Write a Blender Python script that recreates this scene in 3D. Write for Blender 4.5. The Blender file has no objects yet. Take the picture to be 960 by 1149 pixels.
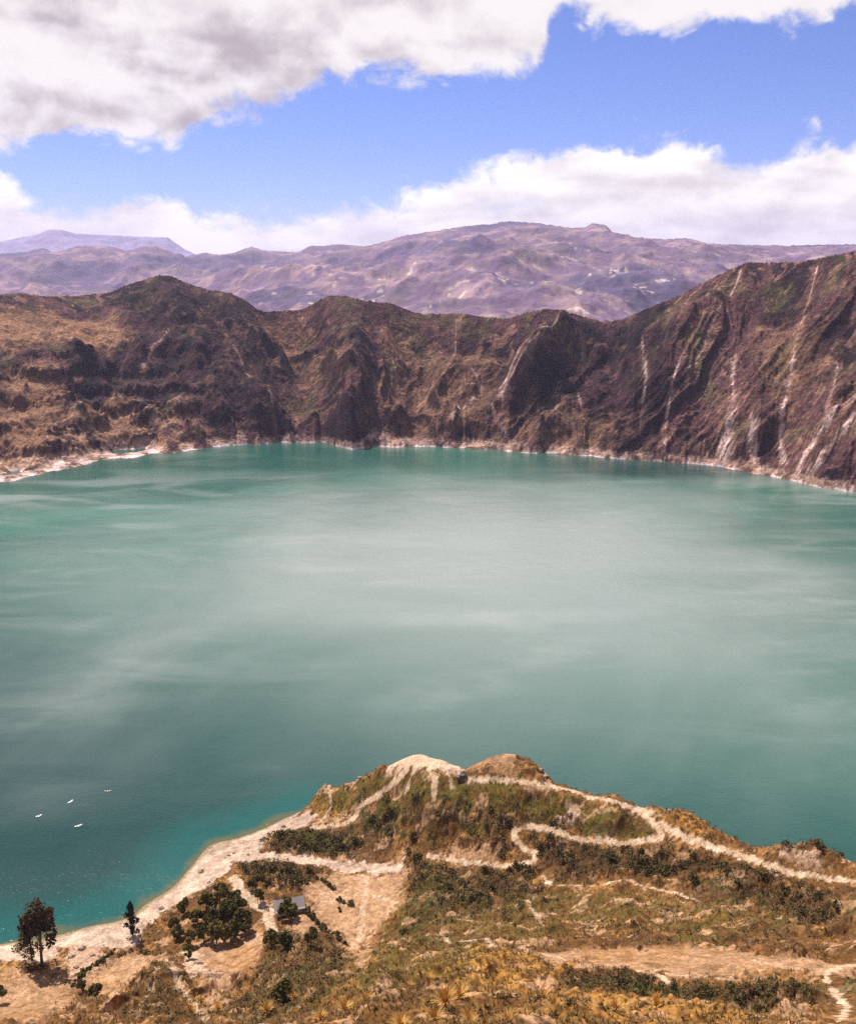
import bpy, math, random
import numpy as np
from mathutils import Vector

random.seed(7)
RNG = np.random.RandomState(11)
R = math.radians
S = bpy.context.scene
COL = S.collection

# ------------------------------------------------------------------ camera, sky, sun, exposure
CAMZ, FPX, PITCH = 220.0, 1100.0, math.atan(274.5 / 1100.0)
cam_d = bpy.data.cameras.new('camera')
cam = bpy.data.objects.new('camera', cam_d)
COL.objects.link(cam)
cam.location = (0, 0, CAMZ)
cam.rotation_euler = (math.pi / 2 - PITCH, 0, 0)
cam_d.sensor_fit = 'HORIZONTAL'
cam_d.sensor_width = 36.0
cam_d.lens = FPX / 960 * 36
cam_d.clip_start = 0.5
cam_d.clip_end = 60000
S.camera = cam

S.view_settings.view_transform = 'Standard'
S.view_settings.look = 'None'
S.view_settings.gamma = 1
S.view_settings.exposure = 0.55
S.render.engine = 'CYCLES'
S.cycles.use_denoising = False
S.cycles.max_bounces = 5
S.cycles.diffuse_bounces = 2
S.cycles.glossy_bounces = 2
S.cycles.transmission_bounces = 2
S.cycles.volume_bounces = 1
S.cycles.transparent_max_bounces = 6

SUN_EL, SUN_AZ = R(58), R(-38)          # azimuth measured from +Y (ahead) towards +X; sun stands ahead and to the left
sd = bpy.data.lights.new('sun', 'SUN')
sun = bpy.data.objects.new('sun', sd)
COL.objects.link(sun)
sd.energy = 5.0
sd.angle = R(0.5)
sd.color = (1.0, 0.93, 0.84)
sdir = Vector((math.sin(SUN_AZ) * math.cos(SUN_EL), math.cos(SUN_AZ) * math.cos(SUN_EL), math.sin(SUN_EL)))
sun.rotation_euler = sdir.to_track_quat('Z', 'Y').to_euler()
sun.location = (0, 0, 900)


def ray(px, py):
    px = np.asarray(px, float); py = np.asarray(py, float)
    a = (px - 480) / FPX; b = -(py - 574.5) / FPX
    cp, sp = math.cos(PITCH), math.sin(PITCH)
    return a, cp + b * sp, -sp + b * cp


def azdep(px, py):
    x, y, z = ray(px, py)
    return np.arctan2(x, y), np.arctan2(-z, np.hypot(x, y))


class NT:
    """small helper to write node trees"""
    def __init__(s, tree):
        s.t = tree; s.n = tree.nodes; s.l = tree.links
        s.n.clear()

    def new(s, typ, **kw):
        nd = s.n.new(typ)
        ins = kw.pop('ins', {})
        for k, v in kw.items():
            setattr(nd, k, v)
        for k, v in ins.items():
            s.put(nd.inputs[k], v)
        return nd

    def put(s, sock, v):
        if isinstance(v, bpy.types.NodeSocket):
            s.l.new(v, sock)
        else:
            sock.default_value = v

    def math(s, op, a, b=0.0, c=0.0, clamp=False):
        nd = s.new('ShaderNodeMath', operation=op, use_clamp=clamp)
        s.put(nd.inputs[0], a); s.put(nd.inputs[1], b); s.put(nd.inputs[2], c)
        return nd.outputs[0]

    def vmath(s, op, a, b=(0, 0, 0)):
        nd = s.new('ShaderNodeVectorMath', operation=op)
        s.put(nd.inputs[0], a); s.put(nd.inputs[1], b)
        return nd.outputs[0]

    def scale(s, a, f):
        nd = s.new('ShaderNodeVectorMath', operation='SCALE')
        s.put(nd.inputs[0], a); s.put(nd.inputs['Scale'], f)
        return nd.outputs[0]

    def noise(s, vec, scale, detail=4, rough=0.55, dist=0.0):
        nd = s.new('ShaderNodeTexNoise')
        s.put(nd.inputs['Vector'], vec)
        nd.inputs['Scale'].default_value = scale
        nd.inputs['Detail'].default_value = detail
        nd.inputs['Roughness'].default_value = rough
        nd.inputs['Distortion'].default_value = dist
        return nd.outputs['Fac']

    def maprange(s, v, a, b, c=0.0, d=1.0, smooth=False):
        nd = s.new('ShaderNodeMapRange', interpolation_type='SMOOTHSTEP' if smooth else 'LINEAR')
        s.put(nd.inputs['Value'], v)
        for k, q in zip(('From Min', 'From Max', 'To Min', 'To Max'), (a, b, c, d)):
            s.put(nd.inputs[k], q)
        return nd.outputs[0]

    def mix(s, f, a, b, blend='MIX'):
        nd = s.new('ShaderNodeMix', data_type='RGBA', blend_type=blend)
        s.put(nd.inputs[0], f)
        for q, v in ((6, a), (7, b)):
            if isinstance(v, (tuple, list)) and len(v) == 3:
                v = (*v, 1)
            s.put(nd.inputs[q], v)
        return nd.outputs[2]

    def curve(s, v, pts):
        nd = s.new('ShaderNodeFloatCurve')
        c = nd.mapping.curves[0]
        pts = sorted(pts)
        c.points[0].location = pts[0]; c.points[1].location = pts[-1]
        for p in pts[1:-1]:
            c.points.new(*p)
        nd.mapping.update()
        s.put(nd.inputs['Value'], v)
        return nd.outputs[0]


world = bpy.data.worlds.new("World")
S.world = world
world.use_nodes = True


def build_world():
    w = NT(world.node_tree)
    out = w.new('ShaderNodeOutputWorld')
    bg = w.new('ShaderNodeBackground')
    w.l.new(bg.outputs[0], out.inputs[0])
    sky = w.new('ShaderNodeTexSky', sky_type='NISHITA', sun_disc=False)
    sky.sun_elevation = SUN_EL
    sky.sun_rotation = SUN_AZ
    sky.altitude = 3800
    sky.air_density = 1.2; sky.dust_density = 0.6; sky.ozone_density = 2.0
    tc = w.new('ShaderNodeTexCoord').outputs['Generated']
    sep = w.new('ShaderNodeSeparateXYZ'); w.put(sep.inputs[0], tc)
    x, y, z = sep.outputs
    az = w.math('ARCTAN2', x, y)
    el = w.math('ARCSINE', z)
    u = w.maprange(az, R(-30), R(30))
    A = 1.0 / R(60)
    def nrm(px, py):
        a, d = azdep(px, py)
        return float((a + R(30)) * A), float(-d * A + 0.2)

    def noisy(off):
        p = w.vmath('ADD', tc, off)
        big = w.noise(p, 7.0, 3, 0.5)
        pw = w.vmath('ADD', w.vmath('MULTIPLY', p, (1, 1, 1.35)), w.scale(w.vmath('SUBTRACT', w.new('ShaderNodeTexNoise', ins={'Vector': p, 'Scale': 18.0, 'Detail': 4.0}).outputs['Color'], (.5, .5, .5)), .05))
        def puff(sc, det):
            vo = w.new('ShaderNodeTexVoronoi', feature='F1', normalize=True, ins={'Vector': pw, 'Scale': sc, 'Detail': det, 'Roughness': 0.55, 'Lacunarity': 2.2})
            return w.math('SUBTRACT', 1.0, vo.outputs['Distance'])
        mid = w.math('ADD', w.math('MULTIPLY', puff(17.0, 3.0), 0.50), w.math('MULTIPLY', w.noise(pw, 15.0, 7, 0.6), 0.62))
        soft = w.math('ADD', w.math('MULTIPLY', puff(9.0, 1.0), 0.5), w.math('MULTIPLY', w.noise(pw, 9.0, 4, 0.5), 0.5))
        return big, mid, soft
    up = [(-80, 152), (0, 156), (60, 156), (120, 152), (175, 168), (205, 156), (222, 128), (300, 120), (345, 98), (410, 76), (480, 78),
          (530, 78), (565, 70), (605, 54), (625, 20), (680, 32), (760, 34), (830, 24), (880, 14), (920, 14), (960, 2), (1040, -20)]
    lo = [(-80, 215), (0, 212), (22, 218), (40, 238), (75, 246), (110, 236), (170, 227), (240, 231), (300, 236), (350, 240), (400, 232), (440, 212),
          (500, 200), (560, 182), (640, 166), (740, 150), (790, 160), (850, 172), (890, 166), (960, 160), (1040, 160)]
    eln = w.math('MULTIPLY_ADD', el, A, 0.2)
    eu = w.curve(u, [nrm(*p) for p in up])
    el_ = w.curve(u, [nrm(*p) for p in lo])
    big, mid, s1 = noisy((3.1, 1.7, 0.4))
    b2, m2, s2 = noisy((3.1 + 0.012 * sdir.x, 1.7 + 0.004, 0.4 + 0.016))
    nz = w.math('ADD', w.math('MULTIPLY', w.math('SUBTRACT', mid, 0.60), 0.12), w.math('MULTIPLY', w.math('SUBTRACT', big, 0.5), 0.02))
    du = w.math('ADD', w.math('SUBTRACT', eln, eu), nz)         # >0 inside the upper cloud
    dl = w.math('ADD', w.math('ADD', w.math('SUBTRACT', el_, eln), w.maprange(u, 0.35, 0.55, -0.003, -0.004)), nz)        # >0 inside the lower bank
    mu = w.maprange(du, -0.003, 0.016, smooth=True)
    ml = w.maprange(dl, -0.003, 0.017, smooth=True)
    # broken cover high above the frame and behind the viewer
    gap = w.maprange(w.noise(w.vmath('MULTIPLY', tc, (1, 1, 2.2)), 2.6, 5, 0.55), 0.44, 0.60, smooth=True)
    high = w.maprange(el, R(24), R(40), smooth=True)
    zen = w.maprange(el, R(34), R(50), 0, 0.92, smooth=True)
    gapf = w.math('MULTIPLY', w.math('SUBTRACT', 1.0, w.math('MULTIPLY', high, gap)), w.math('SUBTRACT', 1.0, zen))
    mu = w.math('MULTIPLY', mu, gapf)
    # thin holes in the lower bank
    th = w.maprange(w.noise(w.vmath('MULTIPLY', tc, (1, 1, 3)), 9, 5, 0.6), 0.60, 0.80, 0, 0.40, smooth=True)
    ml = w.math('MULTIPLY', ml, w.math('SUBTRACT', 1.0, th))
    cov = w.math('MAXIMUM', mu, ml)
    # light and dark of the cloud: billows lit from above, flat greyer bases
    rel = w.math('MULTIPLY', w.math('ADD', w.math('MULTIPLY', w.math('SUBTRACT', mid, m2), 0.35), w.math('MULTIPLY', w.math('SUBTRACT', s1, s2), 0.75)), 5.0)
    band = w.noise(w.vmath('MULTIPLY', tc, (1, 1, 2.6)), 6.0, 3, 0.5, 0.3)
    grey_u = w.maprange(w.math('ADD', band, w.math('MULTIPLY', rel, -0.25)), 0.40, 0.72, smooth=True)
    thick = w.maprange(w.math('SUBTRACT', 1.0, u), 0.15, 0.75, 0.25, 1.0)
    grey_u = w.math('MULTIPLY', grey_u, thick)
    deep = w.maprange(dl, 0.01, 0.10, 0.0, 0.5)
    band2 = w.noise(w.vmath('MULTIPLY', tc, (1, 1, 3.2)), 10, 3, 0.5, 0.3)
    grey_l = w.math('ADD', w.math('MULTIPLY', deep, 0.6), w.maprange(w.math('SUBTRACT', band2, w.math('MULTIPLY', rel, 0.25)), 0.42, 0.68, 0, 0.5), clamp=True)
    isup = w.math('GREATER_THAN', mu, ml)
    grey = w.new('ShaderNodeMix', data_type='FLOAT'); w.put(grey.inputs[0], isup); w.put(grey.inputs[2], grey_l); w.put(grey.inputs[3], grey_u)
    # radiances (after the background strength of 0.1)
    ccol = w.mix(grey.outputs[0], (7.0, 6.6, 6.5), (3.3, 2.7, 2.9))
    ccol = w.mix(w.math('MULTIPLY', w.math('SUBTRACT', 1.0, isup), 1.0), ccol, w.mix(grey.outputs[0], (8.8, 8.3, 7.9), (3.9, 3.4, 3.5)))
    skyc = w.mix(1.0, sky.outputs[0], (0.58, 0.60, 0.92), 'MULTIPLY')
    col = w.mix(w.math('MULTIPLY', cov, 0.97), skyc, ccol)
    w.put(bg.inputs['Color'], col)
    bg.inputs['Strength'].default_value = 0.1


build_world()

# ------------------------------------------------------------------ numpy noise
_P = RNG.permutation(512).astype(np.int64)
_P = np.concatenate([_P, _P])
_G = np.stack([np.cos(np.arange(512) * 2.39996), np.sin(np.arange(512) * 2.39996)], 1)


def pn(x, y, seed=0):
    x = np.asarray(x, float) + seed * 17.13; y = np.asarray(y, float) + seed * 31.77
    xi = np.floor(x).astype(np.int64); yi = np.floor(y).astype(np.int64)
    xf = x - xi; yf = y - yi
    u = xf * xf * xf * (xf * (xf * 6 - 15) + 10); v = yf * yf * yf * (yf * (yf * 6 - 15) + 10)
    def g(ix, iy, dx, dy):
        h = _P[(_P[ix & 511] + iy) & 511]
        q = _G[h]
        return q[..., 0] * dx + q[..., 1] * dy
    a = g(xi, yi, xf, yf); b = g(xi + 1, yi, xf - 1, yf)
    c = g(xi, yi + 1, xf, yf - 1); d = g(xi + 1, yi + 1, xf - 1, yf - 1)
    return (a + (b - a) * u + (c - a) * v + (a - b - c + d) * u * v) * 1.5


def fbm(x, y, octv=5, seed=0, gain=0.5):
    s = 0; a = 1; f = 1
    for i in range(octv):
        s = s + a * pn(x * f, y * f, seed + i * 3); a *= gain; f *= 2.03
    return s


def ridged(x, y, octv=5, seed=0, gain=0.5):
    s = 0; a = 1; f = 1; w = 1
    for i in range(octv):
        n = (1 - np.abs(pn(x * f, y * f, seed + i * 5))) ** 2
        n = n * w; w = np.clip(n * 1.6, 0, 1)
        s = s + a * n; a *= gain; f *= 2.07
    return s


def sstep(a, b, x):
    t = np.clip((x - a) / (b - a), 0, 1)
    return t * t * (3 - 2 * t)


def lerp(a, b, m):
    m = np.asarray(m)[..., None]
    return a * (1 - m) + b * m


# ------------------------------------------------------------------ mesh helpers
def fast_mesh(name, verts, quads=None, tris=None, smooth=False, attrs=None):
    me = bpy.data.meshes.new(name)
    verts = np.asarray(verts, np.float32)
    me.vertices.add(len(verts)); me.vertices.foreach_set('co', verts.ravel())
    fs = []; k = []
    if quads is not None and len(quads):
        fs.append(np.asarray(quads, np.int32).ravel()); k.append(np.full(len(quads), 4, np.int32))
    if tris is not None and len(tris):
        fs.append(np.asarray(tris, np.int32).ravel()); k.append(np.full(len(tris), 3, np.int32))
    li = np.concatenate(fs); ks = np.concatenate(k)
    me.loops.add(len(li)); me.loops.foreach_set('vertex_index', li)
    me.polygons.add(len(ks))
    st = np.zeros(len(ks), np.int32); st[1:] = np.cumsum(ks)[:-1]
    me.polygons.foreach_set('loop_start', st); me.polygons.foreach_set('loop_total', ks)
    if smooth:
        me.polygons.foreach_set('use_smooth', np.ones(len(ks), bool))
    me.update(calc_edges=True)
    for an, arr in (attrs or {}).items():
        at = me.attributes.new(an, 'FLOAT_COLOR', 'POINT')
        c = np.ones((len(verts), 4), np.float32); c[:, :3] = arr
        at.data.foreach_set('color', c.ravel())
    return me


def link(name, me, mat=None, parent=None):
    o = bpy.data.objects.new(name, me); COL.objects.link(o)
    if mat is not None and not me.materials:
        me.materials.append(mat)
    if parent is not None:
        o.parent = parent
    return o


def tag(o, label=None, cat=None, group=None, kind=None):
    if label: o['label'] = label
    if cat: o['category'] = cat
    if group: o['group'] = group
    if kind: o['kind'] = kind
    return o


def empty(name, loc, rz=0.0, sc=1.0):
    o = bpy.data.objects.new(name, None); COL.objects.link(o)
    o.location = loc; o.rotation_euler = (0, 0, rz); o.scale = (sc, sc, sc)
    o.empty_display_size = 0.3
    return o


def copy_tree(src, loc, rz=0.0, sc=1.0):
    r = src.copy(); COL.objects.link(r)
    r.location = loc; r.rotation_euler = (0, 0, rz)
    r.scale = sc if isinstance(sc, tuple) else (sc, sc, sc)
    for ch in list(src.children):
        c = ch.copy(); COL.objects.link(c); c.parent = r
        for g in list(ch.children):
            d = g.copy(); COL.objects.link(d); d.parent = c
    return r


def sub_grid(name, V, qmask, ncol, col, mat, smooth=True):
    """take the quads of a grid (flat mask over cells) as one mesh"""
    nr = len(V) // ncol
    idx = np.nonzero(qmask)[0]
    i = idx // (ncol - 1); j = idx % (ncol - 1)
    a = i * ncol + j
    q = np.stack([a, a + 1, a + ncol + 1, a + ncol], 1)
    used, inv = np.unique(q, return_inverse=True)
    me = fast_mesh(name, V[used], quads=inv.reshape(-1, 4), smooth=smooth, attrs={'tint': col[used]})
    return link(name, me, mat)


# ------------------------------------------------------------------ materials
def mat_new(name):
    m = bpy.data.materials.new(name); m.use_nodes = True
    return m, NT(m.node_tree)


def principled(nt, base, rough=0.9, spec=0.2, normal=None, **kw):
    o = nt.new('ShaderNodeOutputMaterial'); p = nt.new('ShaderNodeBsdfPrincipled')
    nt.l.new(p.outputs[0], o.inputs[0])
    if isinstance(base, tuple) and len(base) == 3: base = (*base, 1)
    nt.put(p.inputs['Base Color'], base); nt.put(p.inputs['Roughness'], rough)
    p.inputs['Specular IOR Level'].default_value = spec
    if normal is not None: nt.put(p.inputs['Normal'], normal)
    for k, v in kw.items(): nt.put(p.inputs[k], v)
    return p


def bump(nt, h, strength, dist):
    b = nt.new('ShaderNodeBump'); b.inputs['Strength'].default_value = strength; b.inputs['Distance'].default_value = dist
    nt.put(b.inputs['Height'], h)
    return b.outputs[0]


def tint_material(name, s1, s2, bdist, amt=0.5):
    m, nt = mat_new(name)
    at = nt.new('ShaderNodeAttribute', attribute_name='tint').outputs['Color']
    pos = nt.new('ShaderNodeNewGeometry').outputs['Position']
    n1 = nt.noise(pos, s1, 6, 0.65); n2 = nt.noise(pos, s2, 5, 0.6)
    k = nt.math('MULTIPLY', nt.maprange(n1, 0.25, 0.75, 1 - amt, 1 + amt), nt.maprange(n2, 0.25, 0.75, 1 - amt * .6, 1 + amt * .6))
    c = nt.scale(at, k)
    h = nt.math('ADD', nt.math('MULTIPLY', n1, 1.0), nt.math('MULTIPLY', n2, 0.6))
    principled(nt, c, 0.95, 0.1, bump(nt, h, 0.8, bdist))
    return m


def plain(name, colr, rough=0.7, spec=0.3, var=0.15, s=3.0, **kw):
    m, nt = mat_new(name)
    tc = nt.new('ShaderNodeTexCoord').outputs['Object']
    n = nt.noise(tc, s, 4, 0.6)
    c = nt.mix(n, tuple(q * (1 - var) for q in colr), tuple(min(1, q * (1 + var)) for q in colr))
    principled(nt, c, rough, spec, **kw)
    return m


def leafy(name, dark, light, sc=1.2):
    """foliage colour varies from clump to clump and from plant to plant"""
    m, nt = mat_new(name)
    pos = nt.new('ShaderNodeNewGeometry').outputs['Position']
    rnd = nt.new('ShaderNodeObjectInfo').outputs['Random']
    n = nt.noise(pos, sc, 3, 0.7)
    f = nt.maprange(n, 0.3, 0.7)
    f = nt.math('ADD', nt.math('MULTIPLY', f, 0.75), nt.math('MULTIPLY', rnd, 0.25))
    c = nt.mix(f, dark, light)
    principled(nt, c, 0.8, 0.15)
    return m


GROUND = tint_material('earth_and_dry_grass', 1.6, 0.35, 0.35, 0.6)
WALLM = tint_material('crater_rock_and_scrub', 0.3, 0.06, 1.8, 0.8)
HILLM = tint_material('far_hill_ground', 0.006, 0.0018, 30.0, 0.35)

# ------------------------------------------------------------------ foreground height field
SHORE = [(-60, 1072), (0, 1060), (30, 1056), (75, 1047), (110, 1037), (145, 1030), (165, 1012), (190, 1000), (215, 972), (235, 948), (262, 942),
         (290, 932), (320, 918), (345, 908)]
SKY = [(352, 900, 3), (364, 885, 9), (385, 883, 13), (405, 876, 18), (432, 863, 26), (452, 850, 32), (474, 844, 36), (500, 853, 37), (516, 863, 37),
       (530, 858, 38.5), (552, 849, 42.5), (582, 846, 43), (604, 855, 40.5), (618, 876, 38), (645, 885, 38), (680, 893, 40), (706, 899, 41), (730, 912, 41),
       (750, 909, 44), (790, 920, 44), (815, 938, 43), (850, 950, 45), (880, 955, 48), (908, 951, 52), (935, 962, 52), (962, 972, 53), (1010, 985, 57), (1080, 1000, 64)]
INNER = [
    # beach and flats
    (30, 1072, 1.5), (90, 1055, 1.5), (150, 1045, 1.5), (190, 1018, 1.5), (230, 975, 1.5), (275, 952, 2), (320, 935, 2.5), (345, 922, 4),
    (0, 1085, 5), (40, 1090, 4), (40, 1120, 7), (0, 1149, 22), (70, 1149, 30), (95, 1090, 5), (130, 1085, 5), (120, 1120, 12), (150, 1064, 3),
    (185, 1064, 4), (184, 1080, 26), (150, 1110, 36), (220, 1112, 40), (185, 1149, 80), (130, 1149, 62), (250, 1010, 5), (210, 1040, 4), (270, 1045, 6), (235, 1080, 9),
    (285, 1065, 9), (260, 1095, 14), (300, 1100, 40), (260, 1125, 70), (260, 1149, 100), (340, 1149, 122),
    (290, 985, 6), (320, 1020, 8), (350, 1035, 10), (345, 985, 8), (400, 968, 6), (445, 970, 10), (400, 1000, 9), (440, 1010, 13), (405, 1040, 11), (405, 1072, 15),
    (360, 1070, 26), (340, 1100, 55), (330, 1050, 16), (400, 1100, 62), (370, 955, 5), (420, 945, 10), (380, 930, 7), (395, 905, 12),
    (430, 900, 18), (440, 925, 15), (480, 870, 35), (480, 900, 28.5), (480, 930, 22), (520, 900, 30), (540, 925, 26), (520, 950, 22),
    (575, 874, 38.3), (577, 880, 38), (545, 870, 37.6), (545, 877, 37.2), (606, 879, 38.2), (608, 885, 37.9), (570, 900, 33.8), (620, 905, 35), (680, 915, 37), (640, 925, 31.5), (700, 930, 34), (735, 935, 38), (700, 946, 32), (660, 943, 29),
    (620, 932, 30), (590, 929, 28), (577, 938, 27), (600, 962, 25), (598, 968, 24.5), (560, 970, 21), (515, 967, 18), (640, 960, 28), (700, 965, 32), (760, 960, 38),
    (770, 940, 41), (810, 953, 42), (850, 967, 44), (890, 980, 46), (930, 984, 49), (962, 990, 51),
    (470, 1000, 19), (530, 1000, 21), (500, 1035, 28), (600, 995, 26), (680, 992, 33), (760, 995, 38), (850, 1000, 45), (940, 1020, 53), (600, 1035, 36),
    (700, 1035, 45), (800, 1035, 52), (900, 1045, 60), (960, 1050, 64), (560, 1055, 52), (480, 1052, 42), (440, 1060, 34), (650, 1060, 60),
    (640, 1075, 70), (720, 1078, 72), (820, 1080, 76), (900, 1085, 79), (960, 1090, 82), (700, 1092, 75), (820, 1096, 78), (940, 1100, 84), (640, 1100, 80),
    (740, 1110, 80), (840, 1120, 86), (940, 1130, 94), (700, 1128, 92), (800, 1135, 100), (880, 1149, 118), (960, 1149, 112), (780, 1149, 130), (680, 1149, 138),
    (480, 1085, 85), (560, 1085, 88), (440, 1120, 112), (520, 1118, 124), (600, 1125, 126), (420, 1149, 136), (520, 1149, 144), (600, 1149, 143)]


def plane_pt(px, py, z):
    x, y, zz = ray(px, py)
    t = (z - CAMZ) / zz
    return float(x * t), float(y * t), float(z)


CP = []
for p in SHORE:
    x, y, _ = plane_pt(p[0], p[1], 0)
    CP.append((x, y, 0.0))
    d = math.hypot(x, y)
    for o, zz in ((14, -3.0), (60, -12.0)):
        CP.append((x + (x - 120) / d * o, y + y / d * o, zz))
for px, py, z in SKY:
    x, y, _ = plane_pt(px, py, z)
    CP.append((x, y, z))
    d = math.hypot(x, y)
    for o in (14, 34):
        CP.append((x + x / d * o, y + y / d * o, max(z - o * 1.15, -8)))
    CP.append((x + x / d * 85, y + y / d * 85, -14.0))
for p in INNER:
    CP.append(plane_pt(*p))
CP += [(0, 0, 218.2), (0, 12, 211), (-30, 0, 210), (30, 0, 214), (0, 45, 181), (-45, 40, 160), (45, 40, 178), (0, -60, 225), (-90, -40, 190), (90, -40, 220), (-110, 60, 95),
       (110, 60, 150), (-160, 0, 150), (160, 0, 210), (-220, 120, 60), (220, 120, 130), (-300, 60, 120), (300, 60, 200), (-220, 240, 6), (280, 260, 80), (-330, 200, 40),
       (-300, 330, -12), (-200, 380, -14), (-100, 430, -14), (0, 520, -16), (150, 520, -16), (320, 480, -16), (430, 350, -10), (380, 250, 70), (0, 620, -20), (500, 500, -20), (-450, 400, -20)]
CP = np.array(CP)
CSOFT = 5.0


def fit_rbf(P):
    d = np.sqrt(((P[:, None, :2] - P[None, :, :2]) ** 2).sum(-1) + CSOFT ** 2)
    n = len(P)
    A = np.zeros((n + 3, n + 3)); A[:n, :n] = -d + np.eye(n) * 1.0
    A[:n, n] = 1; A[:n, n + 1:] = P[:, :2] / 100; A[n:, :n] = A[:n, n:].T
    b = np.zeros(n + 3); b[:n] = P[:, 2]
    return np.linalg.solve(A, b)


W = fit_rbf(CP)


def base_h(x, y):
    x = np.atleast_1d(np.asarray(x, float)); y = np.atleast_1d(np.asarray(y, float))
    shp = x.shape; x = x.ravel(); y = y.ravel(); out = np.empty(len(x))
    n = len(CP)
    for s in range(0, len(x), 50000):
        xs = x[s:s + 50000, None]; ys = y[s:s + 50000, None]
        d = np.sqrt((xs - CP[None, :, 0]) ** 2 + (ys - CP[None, :, 1]) ** 2 + CSOFT ** 2)
        out[s:s + 50000] = -d @ W[:n] + W[n] + xs[:, 0] / 100 * W[n + 1] + ys[:, 0] / 100 * W[n + 2]
    # the steep slope right under the viewpoint falls away below the view
    lim = 218.3 - .95 * y + 1.6 * np.clip(y - 76, 0, None) + .9 * np.clip(-y, 0, None)
    d = out - lim
    out = np.where(y < 110, lim + np.where(d > 0, 0, d) - .8 * np.exp(-np.abs(d) / 2.5), out)
    return out.reshape(shp)


def uniform_marcher(hfun, r0, r1, n):
    def f(pts):
        pts = np.asarray(pts, float)
        dx, dy, dz = ray(pts[:, 0], pts[:, 1])
        hl = np.hypot(dx, dy)
        rr = np.linspace(r0, r1, n)
        X = dx[:, None] / hl[:, None] * rr; Y = dy[:, None] / hl[:, None] * rr; Z = CAMZ + dz[:, None] / hl[:, None] * rr
        H = hfun(X, Y)
        hit = H >= Z
        k = np.where(hit.any(1), hit.argmax(1), n - 1)
        i = np.arange(len(pts))
        k0 = np.maximum(k - 1, 0)
        a = (Z - H)[i, k0]; b = (Z - H)[i, k]
        t = np.where(k > 0, a / np.maximum(a - b, 1e-6), 0)
        t = np.clip(t, 0, 1)
        r = rr[k0] + (rr[k] - rr[k0]) * t
        return np.stack([dx / hl * r, dy / hl * r, CAMZ + dz / hl * r], 1)
    return f


to_ground = uniform_marcher(base_h, 70, 460, 400)

# --- land cover, drawn where it lies on the ground
PATHS = [  # points seen, half width in metres, strength
    ([(455, 860), (475, 858), (500, 863), (518, 872), (545, 874), (575, 877), (605, 881), (640, 887), (680, 897), (715, 910), (735, 925), (770, 941), (810, 954), (850, 967), (885, 980), (920, 984), (962, 989), (1010, 996)], .95, .85),
    ([(715, 910), (738, 928), (742, 938), (720, 945), (700, 946), (660, 943), (640, 938), (618, 931), (595, 928), (578, 931), (577, 940), (588, 952), (601, 961), (600, 967), (575, 971), (540, 970), (510, 966), (482, 961)], 1.0, .8),
    ([(770, 941), (810, 954), (850, 967), (885, 980)], 1.3, .75),
    ([(458, 862), (445, 876), (432, 886), (416, 897), (404, 905), (398, 917), (385, 925), (350, 929)], 1.1, .9),
    ([(466, 862), (460, 875), (456, 888)], 0.8, .8), ([(481, 862), (488, 876), (486, 896)], 0.9, .85), ([(503, 870), (508, 884)], 0.5, .6),
    ([(430, 1060), (445, 1056), (470, 1052), (490, 1050), (505, 1056), (525, 1055), (545, 1053), (552, 1062), (575, 1060), (600, 1070), (640, 1079), (680, 1088), (730, 1091), (800, 1096), (850, 1098)], 0.5, .65),
    ([(962, 1083), (940, 1085), (925, 1096), (932, 1110), (950, 1128), (940, 1149)], 0.6, .9),
    ([(736, 1090), (746, 1099), (756, 1110)], 0.5, .8),
    ([(412, 978), (410, 1000), (406, 1030), (404, 1055)], 0.8, .5), ([(408, 1000), (430, 1008), (450, 1016)], 0.5, .5),
    ([(608, 984), (620, 995), (660, 994), (690, 990), (706, 988), (725, 996), (760, 1003), (784, 1012)], 0.4, .75),
    ([(740, 1120), (790, 1124), (830, 1134), (868, 1149)], 0.9, .8),
    ([(262, 985), (270, 1000), (285, 1012), (300, 1022), (303, 1036), (306, 1050)], 1.8, .85),
    ([(590, 1012), (604, 1030), (612, 1042)], 0.5, .6), ([(352, 930), (372, 905), (362, 886)], 0.5, .7), ([(385, 882), (405, 876), (398, 890)], 0.5, .7),
    ([(185, 1078), (200, 1100), (215, 1125), (235, 1149)], 0.7, .55), ([(150, 1149), (165, 1120), (176, 1085)], 0.5, .5)]
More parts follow.
